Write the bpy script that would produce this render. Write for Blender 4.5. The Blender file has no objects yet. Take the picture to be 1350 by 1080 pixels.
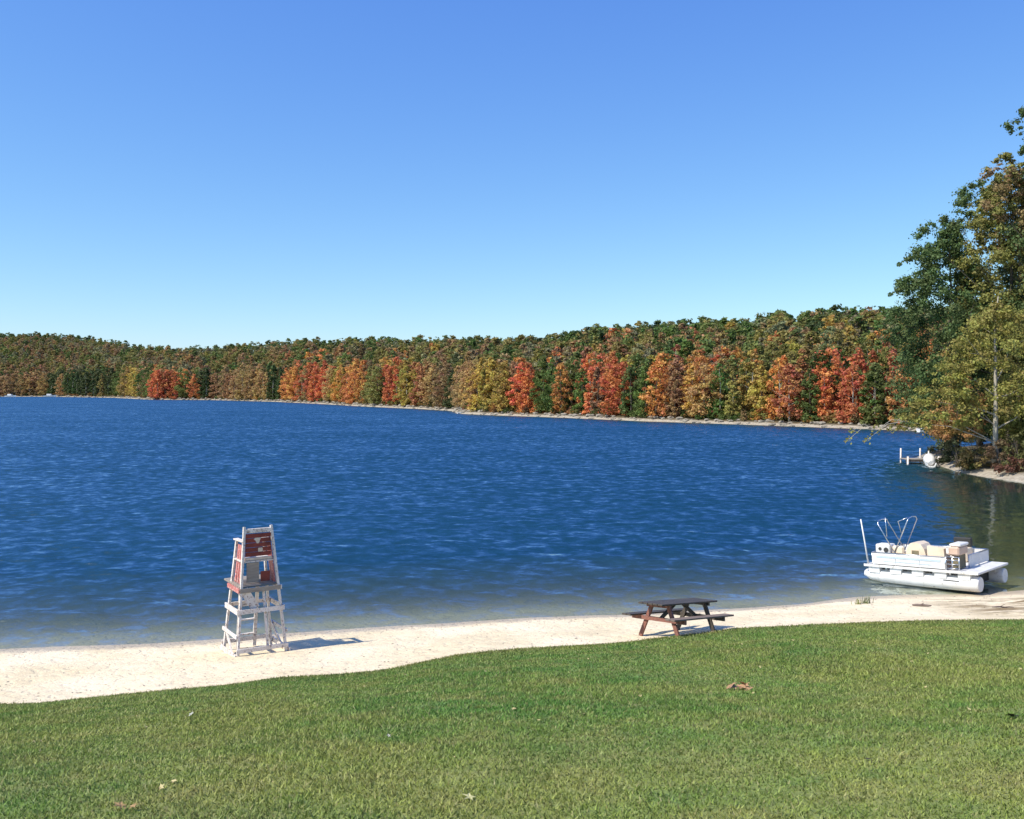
import bpy, math, random
import numpy as np
from mathutils import Vector, Matrix, Euler
from mathutils import noise as mnoise

# ------------------------------------------------------------------ camera, sky, sun, exposure
FPX, HOR, CAMZ = 1250.0, 511.0, 7.0
PITCH = math.atan((540 - HOR) / FPX)
sc = bpy.context.scene
cam_d = bpy.data.cameras.new('camera')
cam = bpy.data.objects.new('camera', cam_d)
sc.collection.objects.link(cam)
cam_d.sensor_width = 36.0
cam_d.lens = 36.0 * FPX / 1350.0
cam_d.clip_end = 8000
cam_d.clip_start = 0.1
cam.location = (0, 0, CAMZ)
cam.rotation_euler = (math.pi / 2 - PITCH, 0, 0)
sc.camera = cam

SUN_DIR = Vector((-0.86, -0.42, 0)).normalized()
SUN_EL = math.radians(51)
to_sun = Vector((SUN_DIR.x * math.cos(SUN_EL), SUN_DIR.y * math.cos(SUN_EL), math.sin(SUN_EL)))
world = bpy.data.worlds.new("World")
sc.world = world
world.use_nodes = True
wn = world.node_tree
for n in list(wn.nodes):
    wn.nodes.remove(n)
w_out = wn.nodes.new('ShaderNodeOutputWorld')
w_bg = wn.nodes.new('ShaderNodeBackground')
w_sky = wn.nodes.new('ShaderNodeTexSky')
w_sky.sky_type = 'NISHITA'
w_sky.sun_disc = False
w_sky.sun_elevation = SUN_EL
# sun_rotation is measured from +Y towards +X
w_sky.sun_rotation = math.atan2(to_sun.x, to_sun.y)
w_sky.altitude = 300
w_sky.air_density = 1.0
w_sky.dust_density = 0.35
w_sky.ozone_density = 2.6
w_bg.inputs['Strength'].default_value = 0.13
w_sep = wn.nodes.new('ShaderNodeSeparateColor'); w_com = wn.nodes.new('ShaderNodeCombineColor')
wn.links.new(w_sky.outputs[0], w_sep.inputs[0])
for i_, (gain, gam) in enumerate(((0.80, 1.14), (0.90, 0.98), (0.94, 0.46))):     # a deeper, cleaner autumn blue
    a_ = wn.nodes.new('ShaderNodeMath'); a_.operation = 'MULTIPLY'; a_.inputs[1].default_value = 0.13
    b_ = wn.nodes.new('ShaderNodeMath'); b_.operation = 'POWER'; b_.inputs[1].default_value = gam
    c_ = wn.nodes.new('ShaderNodeMath'); c_.operation = 'MULTIPLY'; c_.inputs[1].default_value = gain / 0.13
    wn.links.new(w_sep.outputs[i_], a_.inputs[0]); wn.links.new(a_.outputs[0], b_.inputs[0])
    wn.links.new(b_.outputs[0], c_.inputs[0]); wn.links.new(c_.outputs[0], w_com.inputs[i_])
wn.links.new(w_com.outputs[0], w_bg.inputs['Color'])
wn.links.new(w_bg.outputs[0], w_out.inputs['Surface'])

sun_d = bpy.data.lights.new('sun', 'SUN')
sun_d.energy = 5.0
sun_d.angle = math.radians(0.53)
sun_d.color = (1.0, 0.94, 0.82)
sun = bpy.data.objects.new('sun', sun_d)
sc.collection.objects.link(sun)
sun.rotation_euler = (-to_sun).to_track_quat('-Z', 'Y').to_euler()
sun.location = (-30, -20, 60)

sc.view_settings.view_transform = 'Standard'
sc.view_settings.look = 'None'
sc.view_settings.exposure = 0.3
sc.view_settings.gamma = 1.0
sc.view_settings.use_curve_mapping = False
try:
    sc.cycles.max_bounces = 8
    sc.cycles.transparent_max_bounces = 12
except Exception:
    pass

RNG = np.random.default_rng(7)
random.seed(7)
COL = sc.collection

# ------------------------------------------------------------------ generic helpers
def ray(px, py):
    u = (px - 675) / FPX; v = (540 - py) / FPX
    c, s = math.cos(PITCH), math.sin(PITCH)
    return Vector((u, c + v * s, -s + v * c))

def at_z(px, py, z):                    # point on the horizontal plane z seen at a pixel of the photo
    d = ray(px, py)
    k = (z - CAMZ) / d.z
    return Vector((d.x * k, d.y * k, z))

def at_y(px, py, y):
    d = ray(px, py)
    k = y / d.y
    return Vector((d.x * k, y, CAMZ + d.z * k))

def tag(o, label=None, cat=None, group=None, kind=None):
    if label: o['label'] = label
    if cat: o['category'] = cat
    if group: o['group'] = group
    if kind: o['kind'] = kind
    return o

def empty(name, loc=(0, 0, 0), rot=(0, 0, 0)):
    o = bpy.data.objects.new(name, None)
    o.empty_display_size = 0.3
    COL.objects.link(o)
    o.location = loc
    o.rotation_euler = rot
    return o

def np_mesh(name, verts, loops, sizes, mats=(), smooth=False, mat_idx=None):
    me = bpy.data.meshes.new(name)
    verts = np.asarray(verts, dtype=np.float32)
    loops = np.asarray(loops, dtype=np.int32).ravel()
    sizes = np.asarray(sizes, dtype=np.int32)
    me.vertices.add(len(verts)); me.vertices.foreach_set('co', verts.ravel())
    me.loops.add(len(loops)); me.loops.foreach_set('vertex_index', loops)
    me.polygons.add(len(sizes))
    starts = np.zeros(len(sizes), dtype=np.int32); starts[1:] = np.cumsum(sizes)[:-1]
    me.polygons.foreach_set('loop_start', starts)
    try:
        me.polygons.foreach_set('loop_total', sizes)
    except Exception:
        pass
    if mat_idx is not None:
        me.polygons.foreach_set('material_index', np.asarray(mat_idx, dtype=np.int32))
    me.polygons.foreach_set('use_smooth', np.full(len(sizes), smooth, dtype=bool))
    for m in mats: me.materials.append(m)
    me.update(calc_edges=True)
    me.validate()
    return me

def face_attr(me, name, vals):
    a = me.attributes.new(name, 'FLOAT', 'FACE')
    a.data.foreach_set('value', np.asarray(vals, dtype=np.float32))

def vert_attr(me, name, vals):
    a = me.attributes.new(name, 'FLOAT', 'POINT')
    a.data.foreach_set('value', np.asarray(vals, dtype=np.float32))

def face_color(me, name, vals):
    a = me.attributes.new(name, 'FLOAT_COLOR', 'FACE')
    v = np.ones((len(vals), 4), dtype=np.float32); v[:, :3] = vals
    a.data.foreach_set('color', v.ravel())

def grid_mesh(name, X, Y, Z, mats=(), smooth=True):
    ny, nx = X.shape
    V = np.stack([X, Y, Z], -1).reshape(-1, 3)
    i = np.arange(ny * nx).reshape(ny, nx)
    q = np.stack([i[:-1, :-1], i[:-1, 1:], i[1:, 1:], i[1:, :-1]], -1).reshape(-1, 4)
    return np_mesh(name, V, q, np.full(len(q), 4), mats, smooth)

class MB:
    """collects solids in world or local coordinates and links them as ONE mesh object"""
    def __init__(self):
        self.v = []; self.f = []; self.sm = []
    def add(self, vs, fs, smooth=False):
        b = len(self.v)
        self.v += [tuple(p) for p in vs]
        self.f += [tuple(b + i for i in f) for f in fs]
        self.sm += [smooth] * len(fs)
        return self
    def box(self, x0, x1, y0, y1, z0, z1, mat=None, ch=0.0):
        c = min(ch, (x1 - x0) * .4, (y1 - y0) * .4, (z1 - z0) * .4)
        if c <= 0:
            vs = [(x, y, z) for z in (z0, z1) for x, y in ((x0, y0), (x1, y0), (x1, y1), (x0, y1))]
            fs = [(0, 3, 2, 1), (4, 5, 6, 7), (0, 1, 5, 4), (1, 2, 6, 5), (2, 3, 7, 6), (3, 0, 4, 7)]
        else:
            rings = []
            for z, ins in ((z0, c), (z0 + c, 0), (z1 - c, 0), (z1, c)):
                a0, a1, b0, b1 = x0 + ins, x1 - ins, y0 + ins, y1 - ins
                k = c * (0.0 if ins else 1.0)
                rings.append([(a0 + k, b0, z), (a1 - k, b0, z), (a1, b0 + k, z), (a1, b1 - k, z), (a1 - k, b1, z), (a0 + k, b1, z), (a0, b1 - k, z), (a0, b0 + k, z)])
            # the outermost rings collapse their corner pairs slightly
            vs = [p for r in rings for p in r]
            fs = [tuple(range(7, -1, -1)), tuple(range(24, 32))]
            for r in range(3):
                for i in range(8):
                    j = (i + 1) % 8
                    fs.append((r * 8 + i, r * 8 + j, r * 8 + 8 + j, r * 8 + 8 + i))
        if mat is not None: vs = [mat @ Vector(p) for p in vs]
        return self.add(vs, fs)
    def beam(self, a, b, w, h, up=(0, 0, 1)):
        a = Vector(a); b = Vector(b); d = (b - a).normalized()
        upv = Vector(up)
        s = d.cross(upv)
        if s.length < 1e-3: s = d.cross(Vector((0, 1, 0)))
        s.normalize(); u = s.cross(d).normalized()
        vs = []
        for p in (a, b):
            for i, j in ((-1, -1), (1, -1), (1, 1), (-1, 1)):
                vs.append(p + s * (i * w / 2) + u * (j * h / 2))
        fs = [(3, 2, 1, 0), (4, 5, 6, 7), (0, 1, 5, 4), (1, 2, 6, 5), (2, 3, 7, 6), (3, 0, 4, 7)]
        return self.add(vs, fs)
    def tube(self, pts, rad, n=8, cap=True):
        pts = [Vector(p) for p in pts]
        if not hasattr(rad, '__len__'): rad = [rad] * len(pts)
        ref = None; vs = []
        for i, p in enumerate(pts):
            if i == 0: d = pts[1] - p
            elif i == len(pts) - 1: d = p - pts[i - 1]
            else: d = (pts[i + 1] - pts[i - 1])
            d.normalize()
            if ref is None:
                ref = d.cross(Vector((0.31, 0.2, 0.93)))
                if ref.length < 1e-3: ref = d.cross(Vector((1, 0, 0)))
            s = (ref - d * ref.dot(d)).normalized(); ref = s
            t = d.cross(s)
            for k in range(n):
                a = 2 * math.pi * k / n
                vs.append(p + (s * math.cos(a) + t * math.sin(a)) * rad[i])
        fs = []
        for i in range(len(pts) - 1):
            for k in range(n):
                j = (k + 1) % n
                fs.append((i * n + k, i * n + j, (i + 1) * n + j, (i + 1) * n + k))
        self.add(vs, fs, True)
        if cap:
            b = len(self.v) - len(vs)
            self.f.append(tuple(b + k for k in range(n - 1, -1, -1))); self.sm.append(False)
            self.f.append(tuple(b + (len(pts) - 1) * n + k for k in range(n))); self.sm.append(False)
        return self
    def mesh(self, name, mat):
        me = bpy.data.meshes.new(name)
        me.from_pydata(self.v, [], self.f)
        me.polygons.foreach_set('use_smooth', self.sm)
        if mat: me.materials.append(mat)
        me.update()
        return me
    def build(self, name, mat, parent=None, loc=None):
        o = bpy.data.objects.new(name, self.mesh(name, mat))
        COL.objects.link(o)
        if parent is not None: o.parent = parent
        if loc is not None: o.location = loc
        return o

# ------------------------------------------------------------------ material helpers
def new_mat(name):
    m = bpy.data.materials.new(name); m.use_nodes = True
    nt = m.node_tree
    for n in list(nt.nodes): nt.nodes.remove(n)
    out = nt.nodes.new('ShaderNodeOutputMaterial')
    return m, nt, out

class NT:
    def __init__(self, nt): self.nt = nt
    def n(self, t, **kw):
        x = self.nt.nodes.new(t)
        for k, v in kw.items():
            if k.startswith('i_'):
                x.inputs[k[2:].replace('_', ' ')].default_value = v
            else: setattr(x, k, v)
        return x
    def l(self, a, b): self.nt.links.new(a, b)
    def coord(self, kind='Object', scale=(1, 1, 1)):
        tc = self.n('ShaderNodeTexCoord'); mp = self.n('ShaderNodeMapping')
        mp.inputs['Scale'].default_value = scale
        self.l(tc.outputs[kind], mp.inputs['Vector'])
        return mp.outputs[0]
    def noise(self, vec, scale, detail=4, rough=0.55, dist=0.0):
        x = self.n('ShaderNodeTexNoise')
        x.inputs['Scale'].default_value = scale; x.inputs['Detail'].default_value = detail
        x.inputs['Roughness'].default_value = rough; x.inputs['Distortion'].default_value = dist
        self.l(vec, x.inputs['Vector']); return x.outputs['Fac']
    def ramp(self, fac, stops):
        r = self.n('ShaderNodeValToRGB')
        e = r.color_ramp.elements
        while len(e) < len(stops): e.new(0.5)
        for i, (p, c) in enumerate(stops):
            e[i].position = p; e[i].color = (*c, 1) if len(c) == 3 else c
        self.l(fac, r.inputs['Fac']); return r.outputs['Color']
    def mix(self, fac, a, b, blend='MIX'):
        m = self.n('ShaderNodeMix', data_type='RGBA', blend_type=blend)
        for s, v in ((m.inputs[0], fac), (m.inputs[6], a), (m.inputs[7], b)):
            if isinstance(v, bpy.types.NodeSocket): self.l(v, s)
            elif isinstance(v, (int, float)): s.default_value = v
            else: s.default_value = (*v, 1)
        return m.outputs[2]
    def math(self, op, a, b=0.0, clamp=False):
        m = self.n('ShaderNodeMath', operation=op, use_clamp=clamp)
        for s, v in ((m.inputs[0], a), (m.inputs[1], b)):
            if isinstance(v, bpy.types.NodeSocket): self.l(v, s)
            else: s.default_value = v
        return m.outputs[0]
    def maprange(self, v, a, b, c, d):
        m = self.n('ShaderNodeMapRange'); self.l(v, m.inputs[0])
        for i, x in enumerate((a, b, c, d)): m.inputs[i + 1].default_value = x
        return m.outputs[0]
    def attr(self, name, out='Fac'):
        a = self.n('ShaderNodeAttribute'); a.attribute_name = name; return a.outputs[out]
    def bump(self, h, strength=0.5, dist=0.02):
        b = self.n('ShaderNodeBump'); b.inputs['Strength'].default_value = strength
        b.inputs['Distance'].default_value = dist; self.l(h, b.inputs['Height']); return b.outputs[0]

def paint_mat(name, base, alt, rough=0.6, scale=3.0, wear=None, wear_amt=0.6, stretch=(1, 1, 1), bump=0.25):
    """painted / weathered solid surface with mottling and chips down to 'wear'"""
    m, nt, out = new_mat(name); N = NT(nt)
    v = N.coord('Object', stretch)
    a = N.noise(v, scale, 6, 0.6)
    c = N.mix(N.maprange(a, 0.35, 0.65, 0, 1), base, alt)
    if wear is not None:
        b = N.noise(v, scale * 4.1, 8, 0.7)
        c = N.mix(N.maprange(b, wear_amt - .03, wear_amt + 0.05, 0, 1), c, wear)
    p = N.n('ShaderNodeBsdfPrincipled'); N.l(c, p.inputs['Base Color'])
    p.inputs['Roughness'].default_value = rough
    N.l(N.bump(N.noise(v, scale * 12, 4), bump, 0.01), p.inputs['Normal'])
    N.l(p.outputs[0], out.inputs['Surface'])
    return m

def metal_mat(name, base, rough=0.35, metallic=1.0):
    m, nt, out = new_mat(name); N = NT(nt)
    v = N.coord()
    p = N.n('ShaderNodeBsdfPrincipled')
    N.l(N.mix(N.noise(v, 6, 5), base, tuple(x * .75 for x in base)), p.inputs['Base Color'])
    p.inputs['Metallic'].default_value = metallic
    N.l(N.maprange(N.noise(v, 9, 4), 0.3, 0.7, rough * .7, rough * 1.3), p.inputs['Roughness'])
    N.l(p.outputs[0], out.inputs['Surface'])
    return m

def leaf_mat(name, mode):
    """mode 'object': tint from the object's colour; 'attr': tint from the face attribute"""
    m, nt, out = new_mat(name); N = NT(nt)
    if mode == 'object': tint = N.n('ShaderNodeObjectInfo').outputs['Color']
    else: tint = N.attr('tint', 'Color')
    var = N.attr('var')
    hs = N.n('ShaderNodeHueSaturation')
    N.l(tint, hs.inputs['Color'])
    N.l(N.maprange(var, 0, 1, 0.468, 0.535), hs.inputs['Hue'])
    N.l(N.maprange(N.attr('var2'), 0, 1, 0.62, 1.38), hs.inputs['Value'])
    d = N.n('ShaderNodeBsdfPrincipled'); N.l(hs.outputs[0], d.inputs['Base Color'])
    d.inputs['Roughness'].default_value = 0.6
    d.inputs['Specular IOR Level'].default_value = 0.3
    t = N.n('ShaderNodeBsdfTranslucent'); N.l(hs.outputs[0], t.inputs['Color'])
    mx = N.n('ShaderNodeMixShader'); mx.inputs[0].default_value = 0.38
    N.l(d.outputs[0], mx.inputs[1]); N.l(t.outputs[0], mx.inputs[2])
    N.l(mx.outputs[0], out.inputs['Surface'])
    return m

M_leaf = leaf_mat('leaves', 'object')
M_leaf_attr = leaf_mat('forest_leaves', 'attr')
M_bark = paint_mat('bark', (0.09, 0.07, 0.05), (0.16, 0.13, 0.10), 0.9, 2.0, stretch=(3, 3, .6), bump=.6)
M_bark_pale = paint_mat('pale_bark', (0.42, 0.38, 0.31), (0.30, 0.27, 0.22), 0.85, 2.0, wear=(0.16, 0.13, 0.1), stretch=(3, 3, .8), bump=.5)

# ------------------------------------------------------------------ the lay of the land
def world_line(pts, z):
    return np.array([[at_z(px, py, z).x, at_z(px, py, z).y] for px, py in pts])

shore_px = [(0, 857), (90, 853), (200, 850), (300, 843), (380, 836), (450, 831), (540, 825), (600, 822), (700, 815), (830, 811), (920, 806),
            (1000, 802), (1070, 796), (1130, 788), (1200, 785), (1290, 784), (1350, 779)]
shoreN = world_line(shore_px, 0.0)
shoreN = np.vstack([[-400, 10], [-120, 22], [-45, 24.5], [-25, 24.6], shoreN, [[21.5, 34.5], [25, 37], [30, 41]]])
ZG = 0.72
grass_px = [(-30, 932), (0, 930), (60, 929), (110, 924), (170, 918), (230, 912), (300, 905), (370, 895), (450, 891), (495, 887), (530, 881), (565, 873), (600, 866), (645, 861),
            (700, 857), (760, 853), (830, 848), (870, 843), (920, 838), (965, 831), (1060, 826), (1150, 822), (1230, 820), (1350, 819)]
grassN = world_line(grass_px, ZG)
grassN = np.vstack([[-400, 5], [-120, 12], [-45, 16.5], [-22, 18.2], grassN, [[17, 26.2], [22, 28.5], [30, 34], [60, 42]]])
def Wy(x): return np.interp(x, shoreN[:, 0], shoreN[:, 1])
def Gy(x): return np.interp(x, grassN[:, 0], grassN[:, 1])

def vnoise(x, y, seed=0.0, scale=1.0):
    """smooth value-noise on arrays (sum of incommensurate sines)"""
    x = x * scale; y = y * scale
    r = 0
    g = np.random.default_rng(int(seed * 97) + 5)
    for k in range(7):
        a = g.uniform(0, 6.28); f = g.uniform(.5, 1.9); ph = g.uniform(0, 6.28)
        r = r + np.sin((x * math.cos(a) + y * math.sin(a)) * f + ph)
    return r / 3.2

def near_z(x, y):
    x = np.asarray(x, float); y = np.asarray(y, float)
    W = Wy(x); G = Gy(x)
    t = np.clip((W - y) / np.maximum(W - G, .5), 0, 1)
    sand = ZG * (0.85 * t + .15 * t * t)
    sand = sand + (0.018 * vnoise(x, y, 1, 1.6) + .012 * vnoise(x, y, 2, 4.2)) * np.clip(t * 5, 0, 1)
    bed = -np.minimum((y - W) * 0.08, 2.6)
    # lawn climbs to the camera
    g = np.clip((G - y) / np.maximum(G, 1.0), 0, 3)
    lawn = ZG + 4.68 * np.where(g < 1, g * (1.03 - .03 * g), 1 + (g - 1) * 0.3) + 0.05 * vnoise(x, y, 3, .55) * np.clip(g * 8, 0, 1)
    z = np.where(y > W, bed, np.where(y > G, sand, lawn))
    return z

def nz(x, y): return float(near_z(np.array([x]), np.array([y]))[0])

far_px = [(-260, 522), (-120, 522.5), (0, 523), (60, 523), (150, 524.5), (200, 527), (280, 527.5), (370, 530), (430, 533), (480, 536), (560, 539.5), (598, 542), (606, 545.5), (650, 547.5),
          (750, 551), (850, 555.5), (930, 558), (1000, 560.5), (1080, 563.5), (1150, 566), (1250, 569.5)]
farN = world_line(far_px, 0.0)
point_px = [(1240, 614), (1262, 622), (1300, 629), (1350, 636)]
pointN = world_line(point_px, 0.0)
lake = np.vstack([shoreN[::1], [[36, 48], [41, 56], [44, 63]], pointN[::-1], [[41, 96], [52, 108], [64, 122], [71, 138]], farN[::-1], [[-900, 650], [-1100, 300]]])

def lake_sd(x, y):
    """signed distance to the lake outline, negative inside the water"""
    x = np.asarray(x, float).ravel(); y = np.asarray(y, float).ravel()
    best = np.full(x.shape, 1e18); inside = np.zeros(x.shape, bool)
    n = len(lake)
    for i in range(n):
        ax, ay = lake[i]; bx, by = lake[(i + 1) % n]
        ex, ey = bx - ax, by - ay
        t = np.clip(((x - ax) * ex + (y - ay) * ey) / (ex * ex + ey * ey + 1e-9), 0, 1)
        d = (x - ax - t * ex) ** 2 + (y - ay - t * ey) ** 2
        best = np.minimum(best, d)
        c = ((ay > y) != (by > y))
        xi = ax + (y - ay) * ex / (ey if abs(ey) > 1e-9 else 1e-9)
        inside ^= (c & (x < xi))
    return np.where(inside, -1, 1) * np.sqrt(best)

ridge_px = np.array([(-400, 436), (0, 438), (50, 438), (100, 440), (150, 446), (200, 450), (260, 453), (350, 447), (450, 442), (550, 441), (650, 438), (720, 436), (780, 424), (870, 419), (960, 417),
                     (1000, 413), (1040, 406), (1120, 404), (1180, 408), (1300, 400), (1500, 405), (2200, 420)], float)
def az(x, y): return 675 + FPX * x / np.maximum(y, 1.0)
az_s = np.array([675 + FPX * p[0] / p[1] for p in farN]); dep_s = farN[:, 1]
def shore_dep(a): return np.interp(a, az_s, dep_s)
def ridge_dep(a): return shore_dep(a) + np.interp(a, [0, 600, 800, 1250], [330, 190, 150, 150])
def ridge_h(a):
    tree = np.interp(a, [0, 600, 1250], [25, 18.5, 16.5])
    return CAMZ + (HOR - np.interp(a, ridge_px[:, 0], ridge_px[:, 1])) / FPX * ridge_dep(a) - tree

def far_z(x, y, sd=None):
    x = np.asarray(x, float); y = np.asarray(y, float)
    if sd is None: sd = lake_sd(x, y).reshape(x.shape)
    a = az(x, y)
    rs = shore_dep(a); rr = ridge_dep(a)
    t = np.clip((y - rs) / (rr - rs), 0, 1)
    rh = np.maximum(ridge_h(a), 4)
    hill = rh * (t * t * (3 - 2 * t) * .35 + t * .65)
    beyond = np.clip((y - rr) / 600, 0, 1)
    hill = hill * (1 - .5 * beyond)
    hill = np.where(y < 20, 4, np.where(y < 110, np.minimum(hill, 8), hill))
    bank = np.clip(sd * .5, 0, .6) + np.clip(sd - 2, 0, 400) * 0.03
    land = np.minimum(bank + hill, bank + np.maximum(sd, 0) * .35)
    land = land + .25 * vnoise(x, y, 5, .09) * np.clip(sd / 12, 0, 1)
    water = np.maximum(sd * .4, -3.0)
    return np.where(sd > 0, land, water)

# ------------------------------------------------------------------ setting materials
def sand_material():
    m, nt, out = new_mat('sand'); N = NT(nt)
    v = N.coord()
    big = N.noise(v, 0.35, 5, .6); mid = N.noise(v, 2.6, 6, .65); fine = N.noise(v, 22, 6, .7)
    c = N.mix(N.maprange(mid, .35, .7, 0, 1), (0.72, 0.605, 0.405), (0.60, 0.49, 0.315))
    c = N.mix(N.maprange(big, .42, .62, 0, 1), c, (0.78, 0.66, 0.47))
    c = N.mix(N.maprange(fine, .52, .74, 0, .7), c, (0.40, 0.29, 0.18))
    peb = N.n('ShaderNodeTexVoronoi'); N.l(v, peb.inputs['Vector']); peb.inputs['Scale'].default_value = 9
    keep = N.maprange(N.noise(v, 1.1, 3), .55, .66, 0, 1)
    pf = N.math('MULTIPLY', N.maprange(peb.outputs['Distance'], .10, .16, 1, 0), keep)
    c = N.mix(pf, c, (0.27, 0.21, 0.15))
    # damp band at the water and brown soil on the right end of the beach
    sep = N.n('ShaderNodeSeparateXYZ'); N.l(N.coord(), sep.inputs[0])
    wetz = N.math('ADD', sep.outputs['Z'], N.math('MULTIPLY', N.math('SUBTRACT', mid, .5), .12))
    wet = N.maprange(wetz, 0.02, 0.075, 1, 0)
    c = N.mix(N.math('MULTIPLY', wet, .7), c, (0.33, 0.265, 0.19))
    c = N.mix(N.maprange(sep.outputs['Z'], -.02, -.12, 0, .7), c, (0.62, 0.54, 0.40))
    soil = N.attr('soil')
    sf = N.math('MULTIPLY', soil, N.maprange(N.noise(N.coord('Object', (.6, 2.2, 1)), 1.3, 6, .65), .44, .56, 0, 1))
    c = N.mix(sf, c, (0.24, 0.17, 0.085))
    p = N.n('ShaderNodeBsdfPrincipled'); N.l(c, p.inputs['Base Color'])
    N.l(N.maprange(wet, 0, 1, .95, .45), p.inputs['Roughness'])
    foot = N.noise(v, 4.5, 3, .5)
    h = N.math('ADD', N.math('ADD', N.math('MULTIPLY', mid, .6), N.math('MULTIPLY', fine, .25)), N.math('MULTIPLY', N.maprange(foot, .35, .5, 0, 1), .35))
    N.l(N.bump(h, 1.0, .06), p.inputs['Normal'])
    N.l(p.outputs[0], out.inputs['Surface'])
    return m

def grass_material(blades):
    m, nt, out = new_mat('grass_blades' if blades else 'lawn'); N = NT(nt)
    v = N.coord()
    big = N.noise(v, .22, 4, .6); mid = N.noise(v, 1.4, 5, .65); fin = N.noise(v, 9, 5, .7)
    c = N.mix(N.maprange(big, .38, .62, 0, 1), (0.100, 0.205, 0.036), (0.225, 0.265, 0.060))
    c = N.mix(N.maprange(mid, .45, .72, 0, .8), c, (0.280, 0.265, 0.085))
    c = N.mix(N.maprange(mid, .25, .42, .7, 0), c, (0.080, 0.190, 0.040))
    edge = N.attr('edge')
    c = N.mix(N.math('MULTIPLY', edge, .55), c, (0.16, 0.135, 0.04))
    if blades:
        c = N.mix(N.maprange(N.noise(v, .55, 3, .6), .5, .68, 0, .35), c, (0.075, 0.160, 0.040))
        var = N.attr('var')
        c = N.mix(N.maprange(var, .86, .9, 0, .75), c, (0.26, 0.235, 0.10))
        hs = N.n('ShaderNodeHueSaturation'); N.l(c, hs.inputs['Color'])
        N.l(N.maprange(N.attr('var2'), 0, 1, .55, 1.6), hs.inputs['Value']); c = hs.outputs[0]
        d = N.n('ShaderNodeBsdfPrincipled'); N.l(c, d.inputs['Base Color']); d.inputs['Roughness'].default_value = .5
        d.inputs['Specular IOR Level'].default_value = .3
        t = N.n('ShaderNodeBsdfTranslucent'); N.l(c, t.inputs['Color'])
        mx = N.n('ShaderNodeMixShader'); mx.inputs[0].default_value = .3
        N.l(d.outputs[0], mx.inputs[1]); N.l(t.outputs[0], mx.inputs[2]); N.l(mx.outputs[0], out.inputs['Surface'])
    else:
        c = N.mix(N.maprange(fin, .45, .6, 0, .45), c, (0.14, 0.15, 0.04))
        d = N.n('ShaderNodeBsdfPrincipled'); N.l(c, d.inputs['Base Color']); d.inputs['Roughness'].default_value = .9
        N.l(N.bump(N.math('ADD', fin, N.noise(v, 40, 3)), 1, .03), d.inputs['Normal'])
        N.l(d.outputs[0], out.inputs['Surface'])
    return m

def land_material():
    m, nt, out = new_mat('woodland_floor'); N = NT(nt)
    v = N.coord()
    sep = N.n('ShaderNodeSeparateXYZ'); N.l(v, sep.inputs[0])
    n1 = N.noise(v, .35, 6, .65); n2 = N.noise(v, 2.5, 5, .7)
    litter = N.mix(N.maprange(n1, .35, .65, 0, 1), (0.045, 0.04, 0.02), (0.11, 0.075, 0.035))
    gravel = N.mix(N.maprange(n2, .35, .65, 0, 1), (0.42, 0.37, 0.30), (0.24, 0.20, 0.15))
    z = N.math('ADD', sep.outputs['Z'], N.math('MULTIPLY', N.math('SUBTRACT', n1, .5), .5))
    c = N.mix(N.maprange(z, .36, .58, 0, 1), gravel, litter)
    p = N.n('ShaderNodeBsdfPrincipled'); N.l(c, p.inputs['Base Color']); p.inputs['Roughness'].default_value = .95
    N.l(N.bump(n2, .8, .2), p.inputs['Normal'])
    N.l(p.outputs[0], out.inputs['Surface'])
    return m

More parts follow.
